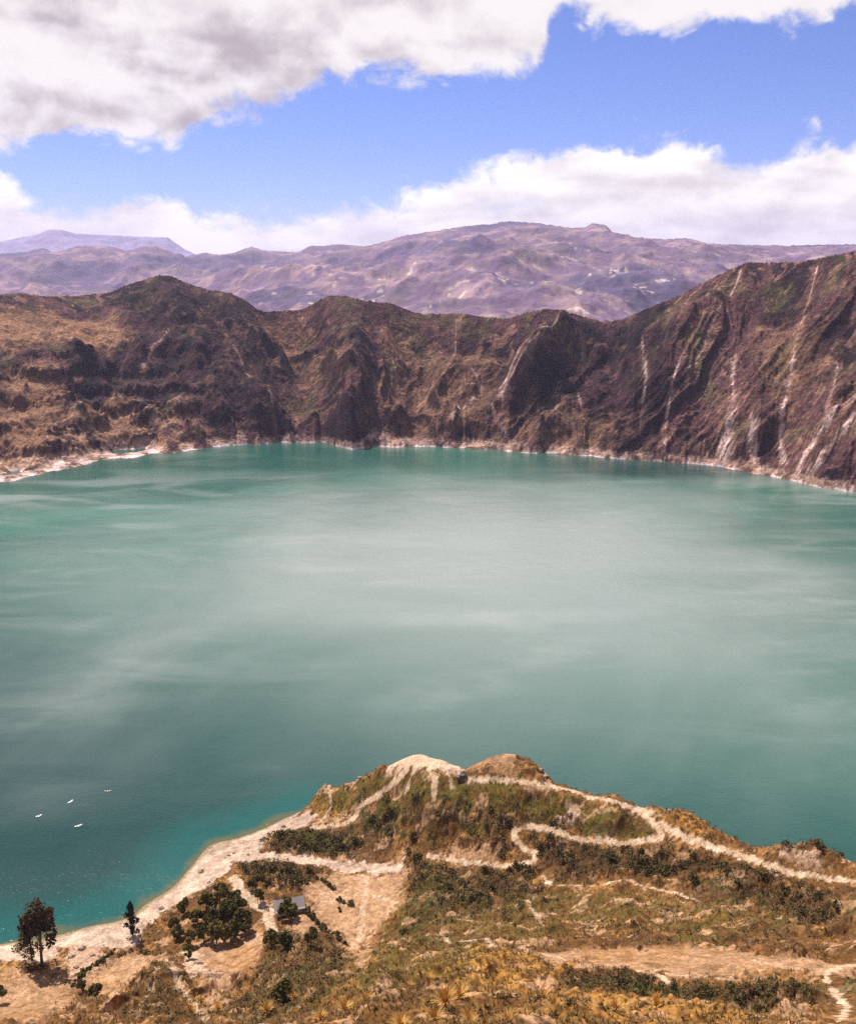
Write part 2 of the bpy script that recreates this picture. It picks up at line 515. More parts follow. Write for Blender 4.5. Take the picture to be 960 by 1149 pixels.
POLY = [  # class, outline seen, softness in metres, strength
    ('green', [(430, 890), (450, 868), (520, 874), (600, 884), (690, 908), (732, 935), (690, 940), (640, 928), (560, 925), (480, 928), (405, 922)], 3, .85),
    ('green', [(352, 910), (366, 886), (400, 880), (440, 866), (420, 890), (395, 918)], 1.5, .8), ('green', [(440, 1000), (520, 1010), (600, 1030), (620, 1050), (560, 1050), (430, 1050)], 4, .6),
    ('green', [(780, 1060), (760, 1040), (560, 1030), (600, 1000), (760, 1010), (900, 1030)], 6, .5),
    ('green', [(430, 1060), (560, 1062), (540, 1100), (400, 1120), (300, 1149), (330, 1090)], 4, .6),
    ('scrub', [(290, 942), (345, 930), (400, 930), (400, 955), (360, 962), (300, 952)], 2, .9),
    ('scrub', [(405, 905), (450, 912), (540, 912), (600, 915), (640, 925), (560, 930), (470, 932), (400, 930)], 2, .85),
    ('scrub', [(520, 928), (572, 935), (590, 960), (540, 958), (515, 945)], 2, .7),
    ('scrub', [(598, 935), (650, 950), (720, 952), (790, 955), (830, 975), (780, 992), (700, 985), (620, 990), (602, 965)], 2, .85),
    ('scrub', [(452, 965), (500, 972), (600, 975), (612, 1005), (580, 1030), (560, 1010), (470, 1045), (450, 1000)], 3, .7),
    ('scrub', [(800, 965), (870, 985), (962, 1000), (962, 1045), (880, 1030), (820, 1010), (790, 990)], 3, .75),
    ('scrub', [(270, 968), (330, 968), (400, 988), (372, 1000), (330, 996), (280, 990)], 2, .8),
    ('scrub', [(640, 1100), (700, 1098), (800, 1104), (925, 1100), (925, 1122), (840, 1128), (700, 1120), (640, 1118)], 2, .9),
    ('scrub', [(940, 1098), (1000, 1100), (1000, 1135), (955, 1130)], 2, .9),
    ('scrub', [(860, 955), (905, 950), (940, 968), (900, 970)], 2, .7),
    ('scrub', [(150, 1149), (160, 1100), (180, 1082), (205, 1110), (230, 1149)], 2, .5),
    ('scrub', [(280, 1075), (330, 1045), (380, 1070), (395, 1095), (350, 1130), (300, 1140)], 3, .6),
    ('gold', [(550, 1062), (600, 1080), (640, 1100), (640, 1125), (560, 1120), (520, 1090)], 4, .8),
    ('gold', [(640, 1122), (760, 1124), (850, 1149), (620, 1149)], 4, .8), ('gold', [(0, 1068), (40, 1055), (35, 1085), (0, 1098)], 2, 1),
    ('dirt', [(526, 864), (555, 842), (585, 838), (608, 850), (618, 872), (575, 872)], 1.2, .85), ('gold', [(740, 912), (790, 920), (820, 940), (780, 935)], 2, .8),
    ('gold', [(345, 915), (350, 905), (395, 920), (360, 930)], 1.5, .6),
    ('dirt', [(-40, 1094), (40, 1092), (85, 1090), (80, 1120), (50, 1149), (-40, 1149)], 3, .85),
    ('dirt', [(92, 1105), (120, 1082), (150, 1066), (186, 1076), (158, 1092), (140, 1108), (118, 1140), (112, 1120)], 1.5, 1),
    ('dirt', [(208, 1060), (290, 1038), (300, 1055), (286, 1084), (262, 1108), (240, 1122), (222, 1118), (238, 1092), (216, 1076)], 1.5, 1),
    ('dirt', [(345, 992), (380, 978), (455, 976), (452, 1012), (432, 1032), (418, 1052), (412, 1080), (402, 1086), (388, 1062), (366, 1036), (344, 1018)], 2, 1),
    ('dirt', [(326, 1030), (345, 1012), (358, 1030), (340, 1052)], 1, .9), ('dirt', [(500, 952), (540, 948), (555, 966), (505, 966)], 2, .8),
    ('dirt', [(600, 1070), (700, 1064), (800, 1064), (880, 1076), (962, 1082), (962, 1094), (880, 1092), (800, 1095), (700, 1091), (620, 1084)], 1.5, .9),
    ('pale', [(434, 866), (452, 848), (475, 840), (505, 852), (520, 866), (480, 865)], 1.2, 1), ('pale', [(695, 896), (730, 912), (738, 928), (712, 912)], 1, .8),
    ('pale', [(628, 918), (640, 905), (655, 900), (648, 915), (640, 926)], 1, .75), ('pale', [(880, 962), (905, 955), (930, 972), (905, 972)], 1.5, .6),
    ('pale', [(206, 1070), (222, 1068), (250, 1095), (225, 1098), (208, 1088)], 1, .9), ('pale', [(75, 1060), (110, 1056), (120, 1075), (90, 1100), (72, 1085)], 1.5, .7)]
BEACH = [(-60, 1074), (0, 1062), (30, 1058), (75, 1049), (110, 1039), (145, 1032), (165, 1014), (190, 1002), (215, 974), (235, 950), (262, 944),
         (290, 934), (320, 920), (345, 910), (356, 915), (345, 925), (305, 936), (291, 956), (330, 958), (362, 965), (390, 968), (452, 964), (452, 977), (400, 979),
         (350, 972), (300, 965), (262, 968), (250, 985), (215, 1003), (180, 1026), (162, 1040), (152, 1062), (110, 1062), (70, 1062), (50, 1080), (0, 1078), (-60, 1090)]


def seg_dist(x, y, P, maxd):
    """distance in plan to a polyline, and along-parameter not needed"""
    P = np.asarray(P)
    best = np.full(x.shape, 1e9)
    sel = (x > P[:, 0].min() - maxd) & (x < P[:, 0].max() + maxd) & (y > P[:, 1].min() - maxd) & (y < P[:, 1].max() + maxd)
    xs = x[sel]; ys = y[sel]; b = np.full(xs.shape, 1e9)
    for a, c in zip(P[:-1], P[1:]):
        d = c[:2] - a[:2]; L = max((d ** 2).sum(), 1e-9)
        t = np.clip(((xs - a[0]) * d[0] + (ys - a[1]) * d[1]) / L, 0, 1)
        b = np.minimum(b, np.hypot(xs - a[0] - t * d[0], ys - a[1] - t * d[1]))
    best[sel] = b
    return best


def poly_sd(x, y, P, maxd):
    """signed distance in plan to a closed outline, positive inside"""
    P = np.asarray(P)[:, :2]
    Q = np.vstack([P, P[:1]])
    out = np.full(x.shape, -1e9)
    sel = (x > P[:, 0].min() - maxd) & (x < P[:, 0].max() + maxd) & (y > P[:, 1].min() - maxd) & (y < P[:, 1].max() + maxd)
    xs = x[sel]; ys = y[sel]
    b = np.full(xs.shape, 1e9); ins = np.zeros(xs.shape, bool)
    for a, c in zip(Q[:-1], Q[1:]):
        d = c - a; L = max((d ** 2).sum(), 1e-9)
        t = np.clip(((xs - a[0]) * d[0] + (ys - a[1]) * d[1]) / L, 0, 1)
        b = np.minimum(b, np.hypot(xs - a[0] - t * d[0], ys - a[1] - t * d[1]))
        cr = (a[1] > ys) != (c[1] > ys)
        with np.errstate(divide='ignore', invalid='ignore'):
            xi = (c[0] - a[0]) * (ys - a[1]) / (c[1] - a[1] + 1e-12) + a[0]
        ins ^= cr & (xs < xi)
    out[sel] = np.where(ins, b, -b)
    return out


PW = [(to_ground(p), w, s) for p, w, s in PATHS]
GW = [(c, to_ground(p), e, s) for c, p, e, s in POLY]
BW = to_ground(BEACH)
# the shore is where the ground meets z = 0
C = {k: np.array(v) for k, v in dict(
    grass=(.135, .064, .019), straw=(.34, .165, .055), green=(.095, .080, .014), scrub=(.060, .032, .015), gold=(.34, .165, .038), dirt=(.37, .215, .115),
    pale=(.50, .33, .22), sand=(.47, .33, .24), path=(.56, .40, .27), wet=(.22, .16, .08), brown=(.068, .031, .014), dgreen=(.045, .045, .010)).items()}


def cover(x, y, z):
    """masks and colours of the foreground ground"""
    n1 = fbm(x / 14, y / 14, 5, 3); n2 = fbm(x / 4, y / 4, 4, 9); n3 = fbm(x / 1.3, y / 1.3, 3, 21); n4 = fbm(x / 35, y / 35, 3, 40)
    m = {k: np.zeros(x.shape) for k in ('scrub', 'green', 'gold', 'dirt', 'pale', 'path', 'beach', 'flat')}
    wob = n2 * 1.0 + n3 * .45
    for c, P, e, s in GW:
        sdv = poly_sd(x, y, P, 14); e = e * (1.7 if c in ('scrub', 'green', 'gold') else 1.15)
        m[c] = np.maximum(m[c], s * sstep(-e, e, sdv + wob * e * 1.4))
    for P, wd, s in PW:
        d = seg_dist(x, y, P, 8)
        m['flat'] = np.maximum(m['flat'], sstep(3.2, .6, d - wd) * min(1, s * 1.2))
        m['path'] = np.maximum(m['path'], s * (.80 + .35 * n2) * sstep(.35, -.3, d - wd - n2 * .6 - n3 * .5))
    m['beach'] = sstep(-1.0, 1.0, np.maximum(poly_sd(x, y, BW, 20), np.where((z < 1.3) & (y > 180), 3, -9)) + wob * 1.8)
    for k in ('scrub', 'green', 'gold'):
        m[k] = m[k] * (1 - m['path']) * (1 - m['beach'])
    scr = m['scrub'] * (1 - .85 * m['dirt'])
    base = lerp(C['grass'] * np.ones(x.shape + (1,)), C['straw'], sstep(-.15, .7, n1 + n3 * .5 + n2 * .25) * .85)
    base = lerp(base, C['brown'], sstep(-.1, .45, n4 * .6 + n2 * .8 + n3 * .5) * .85)
    base = lerp(base, C['green'], m['green'] * sstep(-.6, .35, n2 + n3 * .6 + .2))
    base = lerp(base, C['gold'], m['gold'] * sstep(-.8, .2, n2 + n3 * .8))
    clump = sstep(-.25, .25, n2 * .8 + n3 * .7 + (scr - .45) * 1.3)
    base = lerp(base, lerp(C['scrub'] * np.ones(x.shape + (1,)), C['dgreen'], sstep(-.2, .5, n4 + n1 * .5)), clump * (.15 + .85 * scr) * (1 - m['dirt']))
    # bare eroded gashes on the slopes
    gash = sstep(.78, .95, 1 - np.abs(fbm(x / 17 + n2 * .15, y / 9, 3, 55)) * 1.9) * sstep(-.1, .4, n4)
    base = lerp(base, C['pale'] * .8, gash * .18 * (1 - m['beach']))
    base = lerp(base, C['dirt'] * .95, .9 * sstep(.34, .60, fbm(x / 11, y / 7, 5, 57) + .25 * n3) * (1 - m['beach']) * (1 - .6 * scr))
    base = lerp(base, lerp(C['dirt'] * np.ones(x.shape + (1,)), C['straw'] * .95, sstep(-.1, .6, n4 * .8 + n1 * .6 + n2 * .5) * .75), m['dirt'] * (.9 + .1 * n3))
    base = lerp(base, C['pale'] * .9, m['dirt'] * sstep(.3, .7, n1 + n3 * .5) * .5)
    base = lerp(base, C['brown'] * 1.6, m['dirt'] * sstep(.35, .6, n2 + n3 * .5 - n1 * .3) * .5)
    base = lerp(base, C['pale'], m['pale'])
    base = lerp(base, C['sand'] * (.92 + .22 * n1[..., None] + .24 * n2[..., None]), m['beach'])
    base = lerp(base, C['path'], m['path'])
    base = lerp(base, C['wet'], sstep(.55, .0, z) * (y > 150))
    bare = np.clip(m['dirt'] + m['pale'] + m['path'] + m['beach'], 0, 1)
    m['scr'] = scr; m['bare'] = bare; m['clump'] = clump
    base = base * (1 + .38 * n3[..., None] * (1 - .5 * bare[..., None]) + .25 * n2[..., None] * (1 - bare[..., None])) * (1 + .15 * fbm(x / .5, y / .5, 2, 77)[..., None] * (1 - bare[..., None]))
    return np.clip(base, .008, .9), m


def full_h(x, y, m):
    rough = (1 - .85 * m['bare']) * (1 - .88 * m['flat'])
    far = sstep(30, 120, np.hypot(x, y))
    h = base_h(x, y)
    land = sstep(-2, 4, h)
    rg = ridged(x / 26, y / 26, 5, 61) - 1.0
    d = rg * 2.8 * rough * (.4 + .6 * sstep(6, 30, h)) + fbm(x / 9, y / 9, 4, 65) * 1.5 * rough * (.3 + .7 * sstep(4, 20, h))
    d = d + m['clump'] * m['scr'] * (1 - m['flat']) * (0.9 + fbm(x / 1.8, y / 1.8, 3, 71) * .9) + fbm(x / 1.1, y / 1.1, 3, 73) * .16 * rough
    d = d + m['beach'] * (ridged(x / 9, y / 5, 4, 67) - .9) * .55 * sstep(.3, 2, h)
    # washed gullies in the spur at lower left
    gx = sstep(60, 10, np.hypot(x + 70, y - 215))
    d = d + gx * (ridged(x / 6 + fbm(x / 20, y / 20, 2, 5) * 1.5, y / 34, 3, 81) - 1.1) * 2.8
    # crags on the headland points
    for cx, cy, rr, a in CRAGS:
        q = np.exp(-((x - cx) ** 2 + (y - cy) ** 2) / rr ** 2)
        d = d + q * a * (0.6 + .9 * np.abs(fbm(x / 2.5, y / 2.5, 4, 90)))
    return h + d * land * far


CRAGS = []
for px, py, rr, a in ((364, 887, 5, 2.6), (404, 878, 4, 2.0), (386, 884, 5, 1.0), (604, 860, 4, 1.0), (612, 872, 4, 1.8), (545, 850, 5, .3), (352, 902, 4, 1.2)):
    g = to_ground([(px, py + 2)])[0]
    CRAGS.append((g[0], g[1], rr, a))


def build_foreground():
    fa = np.linspace(R(-27), R(27), 1050)
    side = np.linspace(0, 1, 40)[1:] ** 1.5
    az = np.concatenate([(fa[0] - side * R(48))[::-1], fa, fa[-1] + side * R(48)])
    rr = np.concatenate([np.linspace(1.5, 70, 40)[:-1], np.exp(np.linspace(math.log(70), math.log(150), 260))[:-1], np.linspace(150, 440, 600)[:-1], np.linspace(440, 620, 25)])
    A, Rr = np.meshgrid(az, rr)
    x = (np.sin(A) * Rr).ravel(); y = (np.cos(A) * Rr).ravel()
    zb = base_h(x, y)
    col, m = cover(x, y, zb)
    z = full_h(x, y, m)
    V = np.stack([x, y, z], 1)
    nc = len(az)
    def cell(a):
        a = a.reshape(len(rr), nc)
        return ((a[:-1, :-1] + a[1:, :-1] + a[:-1, 1:] + a[1:, 1:]) / 4).ravel()
    pm = cell(m['path']); bm = cell(m['beach']); zc = cell(z)
    isp = pm > .45
    isb = (bm > .5) & ~isp & (zc > -1.5) & (cell(y) > 150)
    for nm, q in (('ground', ~isp & ~isb), ('path', isp), ('beach', isb)):
        tag(sub_grid(nm, V, q, nc, col, GROUND), kind='structure')
    # ground behind and around the viewpoint
    return


build_foreground()

# ------------------------------------------------------------------ lake
def build_lake():
    n = 96
    a = np.linspace(0, 2 * math.pi, n, endpoint=False)
    v = np.stack([np.cos(a) * 1700, np.sin(a) * 1250 + 1000, np.zeros(n)], 1)
    v = np.vstack([v, [[0, 1000, 0]]])
    t = np.stack([np.arange(n), (np.arange(n) + 1) % n, np.full(n, n)], 1)
    m, nt = mat_new('green_water_pale_refl')
    pos = nt.new('ShaderNodeNewGeometry').outputs['Position']
    sp = nt.new('ShaderNodeSeparateXYZ'); nt.put(sp.inputs[0], pos)
    X, Y, _ = sp.outputs
    # cloud reflection painted pale into the middle of the lake, teal towards the edges
    def blob(cx, cy, rx, ry):
        dx = nt.math('DIVIDE', nt.math('SUBTRACT', X, cx), rx); dy = nt.math('DIVIDE', nt.math('SUBTRACT', Y, cy), ry)
        d = nt.math('SQRT', nt.math('ADD', nt.math('MULTIPLY', dx, dx), nt.math('MULTIPLY', dy, dy)))
        return d
    wn = nt.noise(nt.vmath('MULTIPLY', pos, (1, 1.0, 1)), 0.004, 4, 0.55, 0.8)
    d1 = nt.math('ADD', blob(50, 765, 300, 300), nt.math('MULTIPLY', nt.math('SUBTRACT', wn, .5), 1.2))
    pale_refl = nt.maprange(d1, 0.1, 1.55, 1, 0, smooth=True)
    st = nt.noise(nt.vmath('MULTIPLY', pos, (0.5, 1.0, 1)), 0.009, 5, 0.55, 1.2)
    streak = nt.maprange(st, 0.42, 0.62, smooth=True)
    farm = nt.maprange(Y, 560, 900, smooth=True)
    pale_streak = nt.math('MULTIPLY', nt.math('MULTIPLY', streak, farm), 0.6)
    edge = nt.maprange(Y, 1120, 980, 0, 1, smooth=True)
    pale_streak = nt.math('MULTIPLY', pale_streak, edge)
    wisps = nt.math('MULTIPLY', nt.maprange(nt.noise(nt.vmath('MULTIPLY', pos, (.45, 1.3, 1)), 0.02, 5, 0.55, 0.6), 0.45, 0.70, 0, .22, smooth=True), nt.maprange(nt.noise(pos, 0.005, 2, .5), .40, .60, smooth=True))
    pale_t = nt.math('ADD', nt.math('MAXIMUM', nt.math('MULTIPLY', pale_refl, 0.95), pale_streak), wisps, clamp=True)
    deep = nt.mix(nt.maprange(nt.math('ADD', Y, nt.math('MULTIPLY', X, .5)), 250, 620, smooth=True), (0.000, 0.034, 0.032), (0.016, 0.095, 0.070))
    tq = nt.maprange(nt.noise(nt.vmath('MULTIPLY', pos, (.5, 1, 1)), 0.007, 4, .55, 1.0), .45, .62, 0, .8, smooth=True)
    deep = nt.mix(nt.math('MULTIPLY', tq, nt.maprange(Y, 600, 850, smooth=True)), deep, (0.035, 0.150, 0.105))
    far_shade = nt.math('MULTIPLY', nt.maprange(nt.math('ADD', Y, nt.math('MULTIPLY', nt.math('SUBTRACT', nt.noise(pos, .008, 4, .55), .5), 260)), 985, 1080, 0, .85, smooth=True), nt.maprange(X, 60, 200, .25, 1))  # cloud shadow and wall reflection painted dark along the far shore
    deep = nt.mix(far_shade, deep, (.006, .040, .036))
    pale_t = nt.math('MULTIPLY', pale_t, nt.math('SUBTRACT', 1.0, nt.math('MULTIPLY', far_shade, .8)))
    c = nt.mix(pale_t, deep, (0.245, 0.282, 0.262))
    # shallows over the pale shore
    at = nt.new('ShaderNodeVertexColor')
    sh = blob(-110, 262, 60, 60)
    P = [plane_pt(px, py, 0) for px, py in SHORE[1:]]
    dm = None
    for q, p in zip(P[:-1], P[1:]):
        ax, ay = q[0], q[1]; bx, by = p[0] - q[0], p[1] - q[1]
        L = bx * bx + by * by
        tt = nt.math('ADD', nt.math('MULTIPLY', nt.math('SUBTRACT', X, ax), bx / L), nt.math('MULTIPLY', nt.math('SUBTRACT', Y, ay), by / L), clamp=True)
        ex = nt.math('SUBTRACT', X, nt.math('MULTIPLY_ADD', tt, bx, ax)); ey = nt.math('SUBTRACT', Y, nt.math('MULTIPLY_ADD', tt, by, ay))
        dd = nt.math('SQRT', nt.math('ADD', nt.math('MULTIPLY', ex, ex), nt.math('MULTIPLY', ey, ey)))
        dm = dd if dm is None else nt.math('MINIMUM', dm, dd)
    dmn = nt.math('ADD', dm, nt.math('MULTIPLY', nt.math('SUBTRACT', nt.noise(pos, .06, 4, .6), .5), 16))
    c = nt.mix(nt.maprange(dmn, 34, 4, 0, .8, smooth=True), c, (0.0, 0.080, 0.072))
    c = nt.mix(nt.maprange(dmn, 4.5, 0, 0, .85, smooth=True), c, (0.09, 0.085, 0.035))
    nb = nt.math('ADD', nt.noise(nt.vmath('MULTIPLY', pos, (1, 1.6, 1)), 0.5, 4, 0.6), nt.math('MULTIPLY', nt.noise(pos, 0.06, 3, 0.5), 3))
    rough = nt.maprange(nt.noise(nt.vmath('MULTIPLY', pos, (.5, 1, 1)), 0.006, 3, .5), .42, .58, .13, .30)
    rough = nt.math('MULTIPLY', rough, nt.maprange(Y, 900, 1080, 1, .45))
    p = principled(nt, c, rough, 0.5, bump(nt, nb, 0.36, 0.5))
    p.inputs['IOR'].default_value = 1.33
    nt.n.remove(at)
    me = fast_mesh('lake', v, tris=t)
    tag(link('lake', me, m), kind='structure')


build_lake()

# ------------------------------------------------------------------ crater wall across the lake
SH = [(-400, 760), (-120, 580), (0, 541), (30, 536), (55, 530), (72, 526), (94, 522), (112, 516), (150, 514), (170, 508), (200, 508), (232, 502), (300, 498), (360, 496), (385, 502), (395, 505), (420, 502), (480, 501), (540, 504),
      (600, 508), (660, 512), (720, 516), (780, 521), (815, 525), (850, 531), (890, 541), (930, 548), (960, 552), (1080, 585), (1360, 760)]
RM = [(-400, 330), (-120, 335), (-40, 330), (0, 331), (20, 329), (50, 333), (90, 332), (125, 328), (145, 319), (165, 313), (178, 309), (192, 310), (210, 318), (232, 325), (258, 329), (275, 337), (288, 347), (296, 350),
      (338, 348), (350, 342), (368, 332), (385, 332), (410, 338), (440, 341), (462, 350), (475, 353), (515, 352), (545, 356), (570, 358), (590, 351), (610, 347), (630, 348), (650, 355),
      (680, 362), (700, 358), (725, 347), (755, 335), (780, 322), (800, 312), (820, 302), (838, 295), (870, 295), (905, 293), (935, 287), (960, 282), (1080, 262), (1360, 240)]
WD = [(-400, 420), (0, 500), (100, 500), (180, 430), (240, 330), (290, 250), (400, 240), (560, 230), (640, 240), (740, 250), (820, 300), (960, 330), (1360, 330)]


def az_curve(pts):
    a, d = azdep([p[0] for p in pts], [p[1] for p in pts])
    o = np.argsort(a)
    return a[o], d[o]


shA, shD = az_curve(SH); rmA, rmD = az_curve(RM)
wdA, _ = azdep([p[0] for p in WD], [350] * len(WD)); wdV = np.array([p[1] for p in WD], float)


RSA = np.linspace(R(-75), R(75), 1200)
RSS = np.interp(RSA, shA, CAMZ / np.tan(shD)); RSS = np.convolve(np.pad(RSS, 20, mode='edge'), np.hanning(41) / np.hanning(41).sum(), 'valid')


def wall_params(az):
    d = np.interp(az, shA, shD); rs = CAMZ / np.tan(d)
    rs = rs + 7 * fbm(az * 40, az * 0 + 3.3, 4, 12)
    w = np.interp(az, wdA, wdV); rr = np.interp(az, RSA, RSS) + w
    zr = CAMZ - rr * np.tan(np.interp(az, rmA, rmD))
    return rs, rr, zr


def wall_base(az, r):
    rs, rr, zr = wall_params(az)
    t = (r - rs) / (rr - rs)
    tc_ = np.clip(t, 0, 1)
    steep = tc_ ** 0.92
    px = az
    leftness = sstep(R(-12), R(-18), az)
    # the left side climbs by foothills, a cliff band and an open slope above it
    prof = np.interp(tc_, [0, .1, .42, .50, .58, 1], [0, .05, .34, .50, .60, 1.0])
    g = steep * (1 - leftness) + prof * leftness
    z = zr * g
    z = np.where(t < 0, t * (rr - rs) * 0.5, z)
    back = np.clip(r - rr, 0, None)
    z = z - back * 0.30 - 10 * sstep(0, 60, back)
    return z, t


SPURS = [([(636, 368), (612, 395), (585, 430), (560, 462), (572, 495)], 19, 26), ([(186, 312), (215, 350), (245, 395), (280, 450), (312, 492)], 20, 26),
         ([(405, 345), (400, 400), (392, 450), (390, 498)], 22, 30), ([(826, 300), (790, 350), (760, 400), (748, 450)], 16, 24), ([(475, 354), (500, 400), (520, 440), (505, 490)], 12, 22),
         ([(962, 420), (930, 470), (900, 515)], 14, 22), ([(100, 400), (130, 440), (180, 470), (225, 492)], 20, 22), ([(45, 405), (70, 450), (75, 500)], 14, 20), ([(870, 296), (850, 380), (845, 450)], 8, 20),
         ([(700, 360), (690, 420), (690, 480)], -12, 22), ([(300, 352), (330, 400), (345, 460)], -22, 26), ([(550, 358), (480, 420), (455, 470)], -10, 20), ([(905, 300), (888, 380), (872, 500)], -6, 12),
         ([(150, 335), (165, 380), (230, 420)], -8, 18)]
CONES = [(132, 462, 22, 16), (165, 475, 18, 14), (200, 458, 24, 16), (222, 488, 16, 12), (96, 480, 18, 14), (30, 440, 24, 16), (400, 478, 10, 14), (450, 460, 20, 14)]


def wall_xy(x, y):
    az = np.arctan2(x, y); r = np.hypot(x, y)
    return wall_base(az, r)[0]


to_wall = uniform_marcher(wall_xy, 880, 1800, 700)
SPW = [(to_wall(p), a, w) for p, a, w in SPURS]
CNW = [(to_wall([(px, py)])[0], a, w) for px, py, a, w in CONES]


def wall_h(az, r):
    z, t = wall_base(az, r)
    x = np.sin(az) * r; y = np.cos(az) * r
    win = sstep(-.02, .12, t) * sstep(1.0, .72, t)
    win2 = sstep(0, .03, t) * (1 - .75 * np.exp(-((t - 1) / .06) ** 2))
    d = 0
    for P, a, w in SPW:
        dd = seg_dist(x, y, P, w * 4)
        d = d + np.where(dd < 1e8, 1.35 * a * np.exp(-np.sqrt(dd * dd + 30) / w), 0)
    for p, a, w in CNW:
        d = d + a * np.clip(1 - np.hypot(x - p[0], y - p[1]) / (w * 1.6), 0, 1)
    d = d * win
    # gullies run down the slope: noise stretched along the fall line
    s = az * 1250 + fbm(x / 160, y / 160, 3, 31) * 34
    s = s - 150 * np.tanh((az + R(1.5)) / R(5)) * np.clip(t, 0, 1.2)
    q = r / 260 + fbm(az * 12, r / 300, 2, 33) * .4
    gul = ridged(s / 150, q * .55, 3, 35, .42) - .9
    gul2 = ridged(s / 42, q * 1.3, 3, 45, .5) - .9
    leftness = sstep(R(-8), R(-16), az)
    smooth_ = 1 - .8 * leftness * sstep(.5, .6, t)
    d = d + win * (gul * 30 * (1 - .55 * leftness) + gul2 * 9.0 * (1 - .5 * leftness)) * smooth_
    d = d + win * leftness * (fbm(x / 70, y / 70, 4, 57, .4) * 16)
    rock = ridged(x / 60, y / 60, 5, 49, .6) - 1.1
    d = d + win * rock * (3 + 3 * leftness) * smooth_
    d = d + win2 * (fbm(x / 16, y / 16, 4, 51) * 1.8 + fbm(x / 4, y / 4, 2, 59) * .7)
    # scrub and crags along the rim
    d = d + np.exp(-((t - 1) / .05) ** 2) * np.abs(fbm(az * 300, r / 9, 3, 53)) * 2.2
    zz = z + d
    # rock ledges cross the left side
    f_ = zz / 24 + fbm(x / 110, y / 110, 3, 62) * .5
    fr = f_ - np.floor(f_)
    zz = zz + (sstep(.35, .85, fr) - fr) * 9 * leftness * sstep(.02, .1, t) * sstep(.62, .5, t)
    # shore bench
    zz = np.where((t > 0) & (t < .2 - .15 * leftness), np.maximum(zz, .3 + (t * 42)), zz)
    return zz, t, x, y


STREAK = [([(882, 520), (876, 490), (879, 450), (888, 410), (893, 380), (903, 340), (917, 298)], 2.6, .95), ([(818, 522), (816, 490), (823, 455)], 8, .75), ([(823, 460), (821, 430), (825, 395)], 2.5, .8),
          ([(745, 515), (747, 475), (757, 440), (766, 415)], 2.0, .7), ([(892, 532), (912, 500), (940, 470), (975, 445)], 5, .8), ([(905, 535), (930, 500), (970, 470)], 4, .7), ([(530, 430), (540, 440)], 4, .9),
          ([(507, 482), (512, 462), (535, 448)], 2.5, .65), ([(640, 365), (612, 398), (592, 420), (560, 455)], 4, .5), ([(600, 400), (575, 430), (560, 448)], 3, .5), ([(819, 332), (826, 318), (831, 303)], 3, .75),
          ([(245, 360), (270, 400), (300, 450), (310, 490)], 2.5, .45), ([(160, 410), (178, 385), (190, 372)], 3.5, .5), ([(648, 432), (651, 460)], 2, .6), ([(440, 400), (448, 425)], 5, .4), ([(512, 355), (510, 400)], 2.5, .4),
          ([(940, 400), (935, 440), (925, 470)], 2.5, .5), ([(842, 470), (846, 515)], 4, .4), ([(720, 380), (724, 440), (715, 500)], 2.5, .4), ([(198, 452), (204, 470)], 3, .6), ([(770, 440), (800, 370), (812, 345)], 2.5, .4),
          ([(785, 400), (700, 350)], 1, .0), ([(560, 480), (550, 460), (575, 500)], 2, .3)]
STW = [(to_wall(p), w, s) for p, w, s in STREAK]
MEAD_LIT = [([(-30, 345), (60, 350), (130, 352), (140, 385), (120, 396), (40, 392), (-30, 385)], 1.0), ([(100, 470), (132, 455), (160, 488), (195, 498), (150, 505), (110, 495)], .9),
        ([(200, 455), (230, 485), (215, 492)], .8), ([(440, 370), (460, 375), (450, 395), (435, 390)], .8), ([(330, 400), (380, 390), (400, 430), (350, 440)], .5), ([(560, 470), (620, 480), (690, 470), (690, 500), (580, 505)], .4),
        ([(850, 350), (900, 345), (930, 400), (880, 470), (850, 430)], .4), ([(0, 410), (60, 420), (70, 480), (40, 520), (-20, 530)], .8), ([(440, 410), (480, 385), (560, 385), (560, 430), (535, 480), (450, 485), (420, 440)], .45), ([(300, 360), (340, 352), (345, 380), (310, 400)], .4)]
MEAD_LIT_W = [(to_wall(p), s) for p, s in MEAD_LIT]  # tan slope patches, with sunlit tone painted into their colour
# cloud shadow painted into the wall colour as darker faces
CLOUD_SHADE = [([(140, 322), (190, 312), (240, 330), (300, 352), (330, 420), (322, 485), (250, 490), (200, 450), (60, 405), (130, 392)], .9), ([(655, 362), (740, 345), (762, 420), (742, 515), (690, 515), (655, 460), (625, 420)], .9),
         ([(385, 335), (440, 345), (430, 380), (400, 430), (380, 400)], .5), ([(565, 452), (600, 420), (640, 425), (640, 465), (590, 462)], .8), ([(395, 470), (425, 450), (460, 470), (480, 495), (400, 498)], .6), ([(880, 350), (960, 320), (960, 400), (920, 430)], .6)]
CLOUD_SHADE_W = [(to_wall(p), s) for p, s in CLOUD_SHADE]


